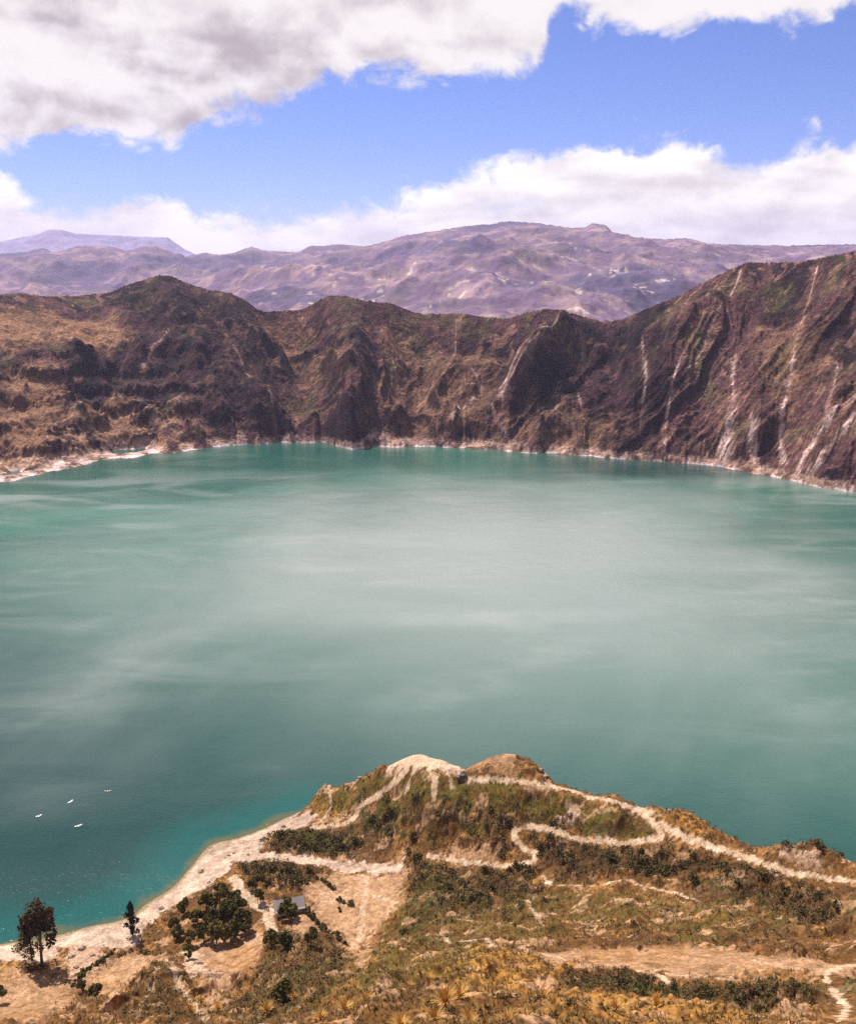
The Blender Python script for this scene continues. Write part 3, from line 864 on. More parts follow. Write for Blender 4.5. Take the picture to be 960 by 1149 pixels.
def build_wall():
    fa = np.linspace(R(-25.5), R(25.5), 1300)
    side = np.linspace(0, 1, 60)[1:] ** 1.4
    az = np.concatenate([(fa[0] - side * R(34))[::-1], fa, fa[-1] + side * R(34)])
    tt = np.concatenate([[-.5, -.2], np.linspace(-.06, .1, 70), np.linspace(.1, 1.04, 430)[1:], np.linspace(1.05, 1.6, 40), np.array([1.8, 2.1, 2.5, 3.0])])
    A, T = np.meshgrid(az, tt)
    rs, rr, zr = wall_params(az)
    Rg = rs[None] + T * (rr - rs)[None]
    A = A.ravel(); Rg = Rg.ravel()
    z, t, x, y = wall_h(A, Rg)
    V = np.stack([x, y, z], 1)
    one = np.ones(x.shape + (1,))
    n1 = fbm(x / 70, y / 70, 5, 13); n2 = fbm(x / 18, y / 18, 4, 15); n3 = fbm(x / 5, y / 5, 3, 17)
    s = A * 1250 - 150 * np.tanh((A + R(1.5)) / R(5)) * np.clip(t, 0, 1.2)
    fall = fbm(s / 9 + n1 * 2, Rg / 70, 4, 19); fall2 = fbm(s / 26 + n1 * 1.2, Rg / 160, 4, 20)
    dark = np.array((.030, .016, .018)); brown = np.array((.125, .060, .050)); tan = np.array((.36, .195, .115)); olive = np.array((.125, .105, .040)); pale = np.array((.62, .47, .38))
    c = lerp(brown * one, dark, sstep(-.4, .35, n1 * .5 + n2 * .35 + fall2 * .7 + fall * .3))
    c = lerp(c, olive, sstep(.0, .6, fbm(x / 45, y / 45, 4, 23)) * .55)
    c = lerp(c, tan, sstep(.10, .55, n2 * .5 + fall * .6 + fall2 * .3) * .6)
    leftness = sstep(R(-10), R(-17), A)
    c = lerp(c, tan * np.array((.95, 1.08, 1.0)), leftness * sstep(-.25, .3, n2 * .7 + n3 * .5) * .75 * sstep(.50, .12, t))
    for P, sg in CLOUD_SHADE_W:
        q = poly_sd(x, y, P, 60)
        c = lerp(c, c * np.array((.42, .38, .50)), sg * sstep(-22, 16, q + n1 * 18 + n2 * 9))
    for P, sg in MEAD_LIT_W:
        q = poly_sd(x, y, P, 60)
        c = lerp(c, np.array((.28, .155, .080)), sg * sstep(-18, 14, q + n2 * 14 + n3 * 5))
    # bare rock where it is too steep to hold scrub
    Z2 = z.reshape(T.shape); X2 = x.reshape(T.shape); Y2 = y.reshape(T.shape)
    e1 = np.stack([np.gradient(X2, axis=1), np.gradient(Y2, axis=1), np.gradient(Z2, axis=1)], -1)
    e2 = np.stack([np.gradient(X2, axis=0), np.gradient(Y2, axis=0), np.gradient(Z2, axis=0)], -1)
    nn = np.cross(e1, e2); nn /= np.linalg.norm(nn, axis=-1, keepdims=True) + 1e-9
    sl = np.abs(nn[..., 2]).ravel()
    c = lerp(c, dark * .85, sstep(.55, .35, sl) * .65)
    for P, w, sg in STW:
        dd = seg_dist(x, y, P, w * 4 + 12)
        wv = w * (1.25 - .9 * t) * (.75 + .5 * n1)
        brk = sstep(-.45, .15, fbm(x / 24, y / 24, 3, 91))
        fine_ = fbm(s / 3.2, Rg / 26, 3, 93)
        c = lerp(c, pale * (.85 + .3 * brk[..., None]), np.minimum(1, 1.0) * np.where(dd < 1e8, 1.25 * sg * (.35 + .65 * brk) * sstep(wv * 1.1, -wv * .7, dd - wv * .3 - fine_ * wv * 1.2 - n2 * wv * .5), 0))
        c = lerp(c, tan, np.where(dd < 1e8, .45 * sg * sstep(w * 3.2, 0, dd - fine_ * w * 2), 0))
    # pale strand left by the falling lake
    band = 8.5 + 10.0 * sstep(-.1, .5, fbm(A * 22, A * 0 + 9.1, 3, 29)) * sstep(R(9), R(2), A) * sstep(R(-24), R(-8), A)
    c = lerp(c, np.array((.44, .285, .19)) * (1 + .35 * n3[..., None] + .35 * n2[..., None]), .75 * sstep(-.75, .05, n2 + n1 * .5) * sstep(1.15, .75, z / band + n3 * .35 + n2 * .2))
    c = lerp(c, np.array((.72, .58, .50)), .8 * sstep(2.4, 1.0, z + n3 * 1.4) * sstep(-.25, .25, n2))
    c = c * (1 + .25 * n3[..., None])
    nc = len(az)
    q = np.ones((len(tt) - 1) * (nc - 1), bool)
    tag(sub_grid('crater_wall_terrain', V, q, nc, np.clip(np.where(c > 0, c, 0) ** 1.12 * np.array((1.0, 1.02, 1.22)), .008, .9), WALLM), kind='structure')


build_wall()

# ------------------------------------------------------------------ far hills
HA = [(-300, 285), (0, 271), (15, 268), (40, 263), (55, 257), (68, 257), (85, 261), (140, 264), (188, 266), (205, 278), (225, 288), (260, 292), (400, 300), (1300, 300)]      # pale volcano, farthest
HB = [(-300, 280), (0, 284), (30, 283), (48, 278), (62, 284), (85, 276), (115, 274), (130, 277), (142, 281), (158, 276), (175, 274), (190, 281), (205, 288), (230, 283), (245, 286), (262, 284), (282, 277), (295, 281), (335, 282),
      (348, 275), (362, 275), (380, 273), (410, 276), (440, 290), (600, 300), (1300, 300)]
HC = [(-300, 330), (150, 318), (200, 312), (260, 300), (330, 290), (400, 278), (425, 272), (450, 264), (480, 259), (520, 253), (550, 251), (570, 248), (600, 250), (640, 255), (658, 254), (664, 250), (680, 252), (686, 259), (715, 266), (745, 268), (770, 267),
      (795, 273), (850, 275), (880, 276), (920, 274), (960, 274), (1040, 276), (1300, 285)]


def build_hills():
    fa = np.linspace(R(-27), R(27), 1000)
    side = np.linspace(0, 1, 30)[1:]
    az = np.concatenate([(fa[0] - side * R(25))[::-1], fa, fa[-1] + side * R(25)])
    rr = np.concatenate([np.linspace(1700, 7600, 330)[:-1], np.linspace(7600, 10400, 110)[:-1], np.linspace(10400, 15500, 110)])
    A, Rg = np.meshgrid(az, rr); A = A.ravel(); Rg = Rg.ravel()
    x = np.sin(A) * Rg; y = np.cos(A) * Rg

    def layer(pts, rk, front, back, base):
        a, d = az_curve(pts)
        zk = CAMZ - rk * np.tan(np.interp(A, a, d))
        ag = np.linspace(a[0], a[-1], 3000); kw = np.hanning(241); kw /= kw.sum()
        ds = np.convolve(np.pad(np.interp(ag, a, d), 120, mode='edge'), kw, 'valid')
        zks = CAMZ - rk * np.tan(np.interp(A, ag, ds))
        t = np.where(Rg < rk, (rk - Rg) / front, (Rg - rk) / back)
        f = np.clip(1 - t, 0, 1)
        f = np.where(Rg < rk, f ** 1.15, f)
        kk = np.exp(-(t / .10) ** 2)
        return base + (zks - base) * f + (zk - zks) * kk, kk
    zc, kc = layer(HC, 7200, 5300, 3500, -190)
    zb, kb = layer(HB, 9300, 3600, 2500, -200)
    za, ka = layer(HA, 13500, 3000, 2500, -300)
    z = np.maximum(np.maximum(zc, zb), za)
    k = np.where(zc >= np.maximum(zb, za), kc, np.where(zb >= za, kb, np.maximum(ka, .6)))
    amp = 1 - .93 * k
    fade = sstep(1700, 2600, Rg)
    rg = ridged(x / 1500, y / 1500, 6, 101, .55) - 1.0
    d = rg * 85 * sstep(2400, 4600, Rg) + (ridged(x / 480, y / 480, 4, 103, .5) - 1.0) * 30 + fbm(x / 110, y / 110, 4, 105, .55) * 7
    z = z + d * amp * fade + k * fbm(A * 260, Rg / 600, 3, 107) * 4
    V = np.stack([x, y, z], 1)
    one = np.ones(x.shape + (1,))
    n1 = fbm(x / 900, y / 900, 5, 111); n2 = fbm(x / 200, y / 200, 4, 113); n3 = fbm(x / 60, y / 60, 3, 115)
    c = lerp(np.array((.145, .090, .145)) * one, np.array((.29, .19, .195)), sstep(-.4, .5, n2 + n1 * .3 + n3 * .5))  # violet haze tint put into the hill colours
    c = lerp(c, np.array((.070, .055, .115)), sstep(.1, .5, n1 * 1.0 + n2 * .35 + n3 * .15) * .85)
    c = lerp(c, np.array((.75, .60, .48)), sstep(.55, .8, n3 * .7 + n2 * .6 + n1 * .2) * .6 * sstep(7000, 5000, Rg))
    c = lerp(c, np.array((.13, .10, .09)), sstep(.3, .6, fbm(x / 350, y / 350, 4, 117)) * .45)
    c = lerp(c, np.array((.30, .27, .42)), sstep(11000, 12500, Rg) * .7)  # distance haze painted pale blue into the farthest range
    nc = len(az)
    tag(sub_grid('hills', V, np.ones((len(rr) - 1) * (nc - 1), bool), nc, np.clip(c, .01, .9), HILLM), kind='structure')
    # the land on to the horizon, one sheet under everything
    n = 64; a = np.linspace(0, 2 * math.pi, n, endpoint=False)
    v = np.vstack([np.stack([np.cos(a) * 16000, np.sin(a) * 16000, np.full(n, -360.0)], 1), [[0, 0, -360.0]]])
    t = np.stack([np.arange(n), (np.arange(n) + 1) % n, np.full(n, n)], 1)
    me = fast_mesh('terrain', v, tris=t, attrs={'tint': np.tile((.25, .18, .14), (n + 1, 1))})
    tag(link('terrain', me, HILLM), kind='structure')


build_hills()

# ------------------------------------------------------------------ haze
def build_haze():
    m, nt = mat_new('thin_air')
    o = nt.new('ShaderNodeOutputMaterial'); v = nt.new('ShaderNodeVolumePrincipled')
    v.inputs['Color'].default_value = (0.60, 0.60, 0.92, 1)
    v.inputs['Density'].default_value = 3.6e-5
    v.inputs['Anisotropy'].default_value = 0.2
    nt.l.new(v.outputs[0], o.inputs['Volume'])
    h = 16500; z0, z1 = -361.5, 830
    vv = [(-h, -h, z0), (h, -h, z0), (h, h, z0), (-h, h, z0), (-h, -h, z1), (h, -h, z1), (h, h, z1), (-h, h, z1)]
    q = [(0, 3, 2, 1), (4, 5, 6, 7), (0, 1, 5, 4), (1, 2, 6, 5), (2, 3, 7, 6), (3, 0, 4, 7)]
    me = fast_mesh('haze', vv, quads=q)
    tag(link('haze', me, m), kind='stuff')


build_haze()
#OBJECTS#
# ================================================================== objects
def ground_z(x, y):
    x = np.atleast_1d(np.asarray(x, float)); y = np.atleast_1d(np.asarray(y, float))
    zb = base_h(x, y)
    _, m = cover(x, y, zb)
    return full_h(x, y, m)


def spot(px, py):
    g = to_ground([(px, py)])[0]
    z = float(ground_z(g[0], g[1])[0])
    return (float(g[0]), float(g[1]), z)


class MB:
    """collects faces and links them as ONE mesh"""
    def __init__(s): s.v = []; s.q = []; s.t = []
    def n(s): return sum(len(a) for a in s.v)
    def add(s, v, q=None, t=None):
        b = s.n(); s.v.append(np.asarray(v, float))
        if q is not None and len(q): s.q.append(np.asarray(q, int) + b)
        if t is not None and len(t): s.t.append(np.asarray(t, int) + b)
    def box(s, x0, x1, y0, y1, z0, z1):
        s.add([(x0, y0, z0), (x1, y0, z0), (x1, y1, z0), (x0, y1, z0), (x0, y0, z1), (x1, y0, z1), (x1, y1, z1), (x0, y1, z1)],
              [(0, 3, 2, 1), (4, 5, 6, 7), (0, 1, 5, 4), (1, 2, 6, 5), (2, 3, 7, 6), (3, 0, 4, 7)])
    def tube(s, P, rad, k=7, cap=True):
        P = np.asarray(P, float); rad = np.broadcast_to(rad, len(P)); vs = []
        for i, p in enumerate(P):
            d = P[min(i + 1, len(P) - 1)] - P[max(i - 1, 0)]; d = d / (np.linalg.norm(d) + 1e-9)
            a = np.cross(d, (0, 1, 0) if abs(d[1]) < .9 else (1, 0, 0)); a /= np.linalg.norm(a); b = np.cross(d, a)
            th = np.arange(k) / k * 2 * math.pi
            vs.append(p + rad[i] * (np.cos(th)[:, None] * a + np.sin(th)[:, None] * b))
        q = [(i * k + j, i * k + (j + 1) % k, (i + 1) * k + (j + 1) % k, (i + 1) * k + j) for i in range(len(P) - 1) for j in range(k)]
        V = np.vstack(vs + [P[:1], P[-1:]]); n = len(P) * k
        t = [((j + 1) % k, j, n) for j in range(k)] + [(n - k + j, n - k + (j + 1) % k, n + 1) for j in range(k)] if cap else None
        s.add(V, q, t)
    def quads(s, c, size, rs, flat=0.0, aspect=1.6):
        """many small leaf faces at points c"""
        n = len(c)
        u = rs.normal(size=(n, 3)); u[:, 2] *= (1 - flat); u /= np.linalg.norm(u, axis=1)[:, None]
        w = rs.normal(size=(n, 3)); v = np.cross(u, w); v /= np.linalg.norm(v, axis=1)[:, None]
        sz = (np.broadcast_to(size, n) * rs.uniform(.6, 1.3, n))[:, None]
        a = u * sz * aspect * .5; b = v * sz * .5
        V = np.stack([c - a, c + b * .9 - a * .1, c + a, c - b * .9 + a * .1], 1).reshape(-1, 3)
        s.add(V, np.arange(n * 4).reshape(-1, 4))
    def build(s, name, mat, parent=None, smooth=False):
        me = fast_mesh(name, np.vstack(s.v), quads=np.vstack(s.q) if s.q else None, tris=np.vstack(s.t) if s.t else None, smooth=smooth)
        return link(name, me, mat, parent)


BARK = plain('bark', (.10, .075, .055), .9, .1, .3)
M_EUC = leafy('eucalyptus_leaves', (.022, .020, .008), (.075, .045, .016), .5)
M_CYP = leafy('cypress_leaves', (.008, .014, .006), (.022, .028, .010), .8)
M_TREE = leafy('tree_leaves', (.026, .030, .006), (.17, .135, .028), .3)
M_SHRUB = leafy('shrub_leaves', (.024, .022, .007), (.135, .105, .030), .45)
M_SCRUB = leafy('scrub_leaves', (.032, .024, .010), (.20, .130, .048), .12)
M_GRASS = leafy('dry_grass', (.11, .070, .020), (.52, .31, .11), .11)
M_TUSS = leafy('tussock_blades', (.34, .16, .035), (.80, .48, .14), 1.5)
M_ROCK = plain('pale_boulder', (.34, .25, .19), .95, .1, .4, 1.2)


def blob_pts(rs, n, cx, cy, cz, rx, ry, rz, shell=.45):
    p = rs.normal(size=(n, 3)); p /= np.linalg.norm(p, axis=1)[:, None]
    r = rs.uniform(shell, 1, n) ** .6
    p = p * r[:, None] * (1 + .25 * np.sin(p[:, :1] * 5 + p[:, 1:2] * 4))
    return p * (rx, ry, rz) + (cx, cy, cz)


def limbs(rs, mb, h0, h1, n, spread, r0):
    tips = []
    for i in range(n):
        a = rs.uniform(0, 6.28); z = rs.uniform(h0, h1); L = spread * rs.uniform(.5, 1)
        e = np.array([math.cos(a) * L, math.sin(a) * L, z + L * rs.uniform(.5, 1.1)])
        mid = np.array([math.cos(a) * L * .5, math.sin(a) * L * .5, z + L * .25])
        mb.tube([(0, 0, z - .2), mid, e], [r0, r0 * .7, r0 * .3], 5); tips.append(e)
    return tips


def tree(name, label, cat, loc, h, kind, seed, group=None, rz=0, leaf=.55):
    rs = np.random.RandomState(seed)
    root = tag(empty(name, loc, rz), label, cat, group)
    tr = MB(); cr = MB()
    lean = rs.normal(0, .02 * h, 2)
    if kind == 'euc':
        H = h * .92
        tr.tube([(0, 0, -1), (lean[0] * .3, 0, h * .3), (lean[0], lean[1], h * .65), (lean[0], lean[1], H)], [.55, .42, .26, .08], 8)
        tips = limbs(rs, tr, h * .34, h * .82, 16, h * .20, .16)
        lob = [(0, 0, h * .86, h * .13, h * .13, h * .11), (-h * .08, 0, h * .72, h * .13, h * .12, h * .10), (h * .10, h * .02, h * .70, h * .13, h * .12, h * .12),
               (h * .17, 0, h * .52, h * .08, h * .09, h * .11), (-h * .17, 0, h * .55, h * .08, h * .08, h * .09), (h * .15, 0, h * .36, h * .06, h * .07, h * .07), (0, -h * .1, h * .60, h * .10, h * .08, h * .06),
               (-h * .16, h * .02, h * .40, h * .05, h * .06, h * .07), (h * .02, h * .1, h * .68, h * .12, h * .09, h * .08)]
        lob += [(e[0], e[1], e[2], h * .055, h * .055, h * .05) for e in tips]
        for L in lob:
            cr.quads(blob_pts(rs, int(70 + 2600 * L[3] * L[5] / h / h * 3), *L), leaf, rs, .2)
        m = M_EUC
    elif kind == 'cyp':
        tr.tube([(0, 0, -.6), (0, 0, h * .95)], [.25, .04], 6)
        z = rs.uniform(.06, 1, 900) ** 1.0
        w = h * .11 * np.sin(np.clip(z, .02, 1) * math.pi * .93 + .12) ** .6 * (1 + .35 * np.sin(z * 23 + 1))
        a = rs.uniform(0, 6.28, 900); q = rs.uniform(.3, 1, 900)
        cr.quads(np.stack([np.cos(a) * w * q, np.sin(a) * w * q, z * h], 1), leaf * .9, rs, -.5)
        for (ox, oz) in ((-.15, .30), (.14, .45), (.13, .12), (-.12, .60)):
            cr.quads(blob_pts(rs, 80, ox * h, 0, oz * h, h * .07, h * .07, h * .07), leaf * .8, rs)
        m = M_CYP
    else:
        tr.tube([(0, 0, -.6), (lean[0], lean[1], h * .4), (lean[0] * 1.6, lean[1], h * .85)], [.035 * h, .024 * h, .008 * h], 6)
        tips = limbs(rs, tr, h * .2, h * .6, 7, h * .28, .012 * h)
        n = rs.randint(6, 9)
        for k in range(n):
            zf = rs.uniform(.35, .92); sp = .30 * (1.15 - zf) + .08
            a = rs.uniform(0, 6.28)
            L = (math.cos(a) * h * sp, math.sin(a) * h * sp, zf * h, h * rs.uniform(.12, .19), h * rs.uniform(.12, .19), h * rs.uniform(.10, .16))
            cr.quads(blob_pts(rs, 130, *L), leaf, rs, .3)
        for e in tips:
            cr.quads(blob_pts(rs, 45, e[0], e[1], e[2], h * .09, h * .09, h * .08), leaf, rs, .3)
        m = M_TREE
    tr.build('trunk', BARK, root, True)
    cr.build('crown', m, root)
    return root


def build_trees():
    tree('eucalyptus_tree', 'tall dark tree with reddish rounded crown on bare trunk by the lake shore', 'tree', spot(47, 1084), 24.5, 'euc', 3, leaf=.75)
    tree('slender_tree', 'small thin dark tree just left of the tallest tree at the shore', 'tree', spot(36, 1078), 13, 'broad', 9, leaf=.5)
    tree('cypress_tree', 'dark narrow cypress standing alone on the pale beach', 'tree', spot(149, 1050), 13, 'cyp', 5)
    grove = [(200, 1054, 5), (214, 1062, 5.5), (229, 1055, 6.5), (243, 1059, 8), (259, 1057, 8), (273, 1045, 8), (238, 1043, 8), (256, 1036, 9), (222, 1038, 6), (247, 1021, 9), (206, 1024, 6),
             (264, 1026, 9), (232, 1020, 7), (276, 1050, 6), (196, 1042, 5)]
    protos = []
    G = 'trees of the dark grove beside the beach'
    for i, (px, py, h) in enumerate(grove):
        p = spot(px, py)
        if i < 4:
            protos.append((tree('broadleaf_tree', 'dark green bushy tree in the dense grove behind the beach', 'tree', p, h, 'broad', 20 + i, G), h))
        else:
            src, h0 = protos[i % 4]
            o = copy_tree(src, p, i * 1.3, h / h0)
            if px < 212: o['label'] = 'small dark green tree at the left edge of the dense grove'
            elif py < 1042: o['label'] = 'dark green tree at the back of the dense grove, nearer the water'
    singles = [(324, 1031, 7.5, 'dark bushy tree in front of the small grey roofed hut'), (292, 1013, 5.5, 'dark tree left of the hut, beside a white post'), (284, 999, 5, 'small dark tree between the beach and the pale track to the hut'),
               (304, 1064, 6.5, 'dark tree on the dry slope directly below the hut, left one'), (319, 1070, 6.5, 'dark tree on the dry slope directly below the hut, right one'), (349, 1066, 6, 'pointed dark tree beside the dark hedge line of the bare field'),
               (316, 1122, 5, 'tall dark shrubby tree near the bottom edge, left of the tussocks'), (500, 1108, 4, 'narrow black green tree standing among the golden tussocks at the bottom'), (108, 1118, 5, 'round dark green tree between the two bare pink fields'),
               (212, 1076, 5, 'dark green bushy tree beside the pale rock patch, below the grove'), (-2, 1125, 6, 'dark bush like tree cut by the left edge of the picture'), (92, 1112, 4, 'olive green bushy tree left of the round dark one between the fields')]
    for i, (px, py, h, lab) in enumerate(singles):
        p = spot(px, py); src, h0 = protos[i % 4]
        o = copy_tree(src, p, i * 2.1 + .5, (h / h0 * (.6 if i == 7 else 1), h / h0 * (.6 if i == 7 else 1), h / h0))
        o['label'] = lab
        if 'group' in o: del o['group']


build_trees()


def shrub_mesh(seed, n=120):
    rs = np.random.RandomState(seed); mb = MB()
    for k in range(5):
        a = k * 1.256 + rs.uniform(0, .8); d = .45 if k else 0
        mb.quads(blob_pts(rs, n // 5, math.cos(a) * d, math.sin(a) * d, .35 + rs.uniform(0, .2), .55, .55, .48), .30, rs, .2, 1.3)
    return np.vstack(mb.v), np.vstack(mb.q)


SHV = [shrub_mesh(100 + k) for k in range(5)]


def hedge(px_pts, wd, ht, label, group=None, name='hedge'):
    P = to_ground(px_pts); rs = np.random.RandomState(int(px_pts[0][0]))
    seg = np.hypot(*(np.diff(P[:, :2], axis=0)).T); L = max(seg.sum(), .5)
    n = max(int(L / (wd * .5)), 2)
    t = np.linspace(0, L, n); cs = np.concatenate([[0], np.cumsum(seg)])
    xs = np.interp(t, cs, P[:, 0]); ys = np.interp(t, cs, P[:, 1]); zs = ground_z(xs, ys)
    mb = MB(); o = np.array([xs[0], ys[0], zs[0]])
    for x, y, z in zip(xs, ys, zs):
        k = rs.uniform(.35, 1.25)
        mb.quads(blob_pts(rs, int(110 * k), x - o[0] + rs.normal(0, .5), y - o[1] + rs.normal(0, .5), z - o[2] + ht * .3 * k, wd * .5 * k, wd * .5 * k, ht * .6 * k), .38, rs, .2)
    ob = mb.build(name, M_SHRUB); ob.location = o
    return tag(ob, label, name, group)


hedge([(338, 1014), (350, 1028), (364, 1042), (385, 1057)], 1.4, 1.6, 'long dark hedge running down the left edge of the bare field')
hedge([(352, 985), (364, 990), (376, 997)], 1.8, 1.6, 'short dark hedge at the upper left corner of the bare field')
hedge([(78, 1108), (95, 1092), (112, 1078), (128, 1066)], 1.2, 1.2, 'dark hedge slanting between the two bare fields near the shore')
for px, lab in ((141, 'leftmost small round bush in the row on the pale ground'), (158, 'middle bush in the row of three on the pale ground'), (172, 'rightmost bush in the row of three on the pale ground')):
    hedge([(px - 4, 1070), (px + 4, 1069)], 2.6, 2.2, lab, 'three bushes in a row near the shore', 'bush')
hedge([(30, 1087), (45, 1089), (60, 1085)], 3.0, 2.0, 'low dark bush around the foot of the tallest tree', name='bush')
hedge([(377, 1010), (386, 1014), (396, 1017)], 1.6, 1.6, 'low reddish green bush alone on the bare field', name='bush')
hedge([(380, 1020), (386, 1022)], 1.6, 1.2, 'small olive bush just below the other on the bare field', name='bush')
hedge([(292, 943), (306, 938), (318, 936), (335, 934)], 3.4, 2.4, 'dark bushes in a line beside the tall white post on the beach')


def build_scrub():
    rs = np.random.RandomState(77)
    n = 70000
    az = rs.uniform(R(-25.5), R(25.5), n); r = np.sqrt(rs.uniform(72 ** 2, 400 ** 2, n))
    # denser near the viewer, where single plants show
    n2 = 26000
    az = np.concatenate([az, rs.uniform(R(-25.5), R(25.5), n2)]); r = np.concatenate([r, rs.uniform(74, 175, n2)])
    x = np.sin(az) * r; y = np.cos(az) * r
    zb = base_h(x, y); _, m = cover(x, y, zb); z = full_h(x, y, m)
    pr = (.09 + .34 * m['clump'] + .30 * m['scr'] * m['clump'] + .05 * m['scr']) * (1 - np.clip(m['bare'] * 1.25, 0, 1))
    pr = pr * np.where(fbm(x / 22, y / 22, 3, 140) > -.15, 1, .35)
    ok = (rs.uniform(0, 1, len(x)) < pr) & (zb > 1.5)
    x, y, z, scr = x[ok], y[ok], z[ok], m['scr'][ok]
    size = (rs.uniform(.35, 1.0, len(x)) ** 1.5) * (1.0 + .5 * scr) * np.clip(r[ok] / 260, .55, 1.25) * .95
    # seen from the viewpoint?
    d = np.sqrt(x * x + y * y + (CAMZ - z) ** 2)
    cp, sp = math.cos(PITCH), math.sin(PITCH)
    dep = y * cp - (z - CAMZ) * sp; up = y * sp + (z - CAMZ) * cp
    u = 480 + FPX * x / dep; v = 574.5 - FPX * up / dep
    inview = (u > 0) & (u < 960) & (v < 1149)
    vis = np.ones(len(x), bool)
    for f in np.linspace(.80, .985, 12):
        vis &= base_h(x * f, y * f) < (CAMZ + (z + 1.0 - CAMZ) * f)
    keep = vis | (rs.uniform(0, 1, len(x)) < .3)
    app = np.where(inview & vis, size / d, 0)
    top = np.argsort(-app)[:285]
    print('scrub', len(x), keep.sum())
    meshes = []
    for V, Q in SHV:
        meshes.append(fast_mesh('shrub', V, quads=Q))
    zones = [(lambda u, v: v > 1100 and u < 360, 'green brown shrub on the eroded spur slope along the lower left edge', 'shrubs on the lower left spur'),
             (lambda u, v: v > 1085 and u < 660, 'dark shrub among golden tussocks on the near slope along the bottom', 'shrubs of the near slope'),
             (lambda u, v: v > 1085 and u < 810, 'brown shrub on the left half of the dark bank below the pale terrace', 'shrubs of the bank below the terrace'),
             (lambda u, v: v > 1085, 'brown shrub on the right end of the dark bank beside the forked track', 'shrubs at the right end of the bank'),
             (lambda u, v: v > 990 and u < 620, 'dark green shrub on the slope right of the bare dirt field', 'shrubs right of the bare field'),
             (lambda u, v: v > 990, 'olive shrub on the open hillside above the pale terrace', 'shrubs above the terrace'),
             (lambda u, v: u > 780, 'brown shrub on the far right slope below the straight white road', 'shrubs below the white road'),
             (lambda u, v: u > 600 and v > 945, 'brown shrub in the dark thicket under the curved lower road', 'shrubs under the curved road'),
             (lambda u, v: u > 600, 'small shrub on the green slope inside the loop of white roads', 'shrubs inside the road loop'),
             (lambda u, v: u < 400, 'dark shrub on the low ground between the beach and the bare field', 'shrubs between beach and bare field'),
             (lambda u, v: v > 965, 'dark shrub in the thicket under the flat pale track', 'shrubs under the flat track'),
             (lambda u, v: True, 'dark shrub on the slope below the white knoll', 'shrubs below the knoll')]
    for k, i in enumerate(top):
        me = meshes[k % 5]
        if not me.materials: me.materials.append(M_SHRUB)
        o = bpy.data.objects.new('shrub', me); COL.objects.link(o)
        s = size[i] * 1.15
        o.location = (x[i], y[i], z[i] - .1); o.scale = (s, s, s * rs.uniform(.8, 1.3)); o.rotation_euler = (0, 0, rs.uniform(0, 6.28))
        for fn, lab, g in zones:
            if fn(u[i], v[i]):
                tag(o, lab, 'shrub', g); break
    rest = np.setdiff1d(np.nonzero(keep)[0], top)
    VV = []; QQ = []; b = 0
    for i in rest:
        V, Q = SHV[i % 5]
        dd = d[i]
        nq = 100 if dd < 170 else (44 if dd < 300 else 26)
        th = rs.uniform(0, 6.28); c, s_ = math.cos(th), math.sin(th); s = size[i]
        sel = rs.permutation(len(Q))[:nq]
        W_ = V[Q[sel].ravel()]
        grow = 1.0 if nq == 100 else 1.25
        X = np.stack([(W_[:, 0] * c - W_[:, 1] * s_) * s * grow + x[i], (W_[:, 0] * s_ + W_[:, 1] * c) * s * grow + y[i], W_[:, 2] * s * rs.uniform(.8, 1.3) * grow + z[i] - .15], 1)
        VV.append(X); QQ.append(np.arange(len(X)).reshape(-1, 4) + b); b += len(X)
    me = fast_mesh('scrub', np.vstack(VV), quads=np.vstack(QQ))
    tag(link('scrub', me, M_SCRUB), kind='stuff')


build_scrub()


def blades(rs, n, h, spread, wd, droop=.5, seg=3):
    """curved grass blades from one foot"""
    a = rs.uniform(0, 6.28, n); tilt = rs.uniform(.15, 1, n) * spread; L = h * rs.uniform(.6, 1.1, n)
    V = []; Q = []; T = []
    for k in range(n):
        dx, dy = math.cos(a[k]), math.sin(a[k]); px_, py_ = -dy, dx; r = 0; z = 0; ang = tilt[k] * .5
        base = len(V)
        for s in range(seg + 1):
            w = wd * (1 - s / seg) * .5 + wd * .08
            V.append((dx * r - px_ * w, dy * r - py_ * w, z)); V.append((dx * r + px_ * w, dy * r + py_ * w, z))
            r += math.sin(ang) * L[k] / seg; z += math.cos(ang) * L[k] / seg; ang += droop * tilt[k]
            if s: Q.append((base + 2 * s - 2, base + 2 * s - 1, base + 2 * s + 1, base + 2 * s))
    return np.array(V), np.array(Q)


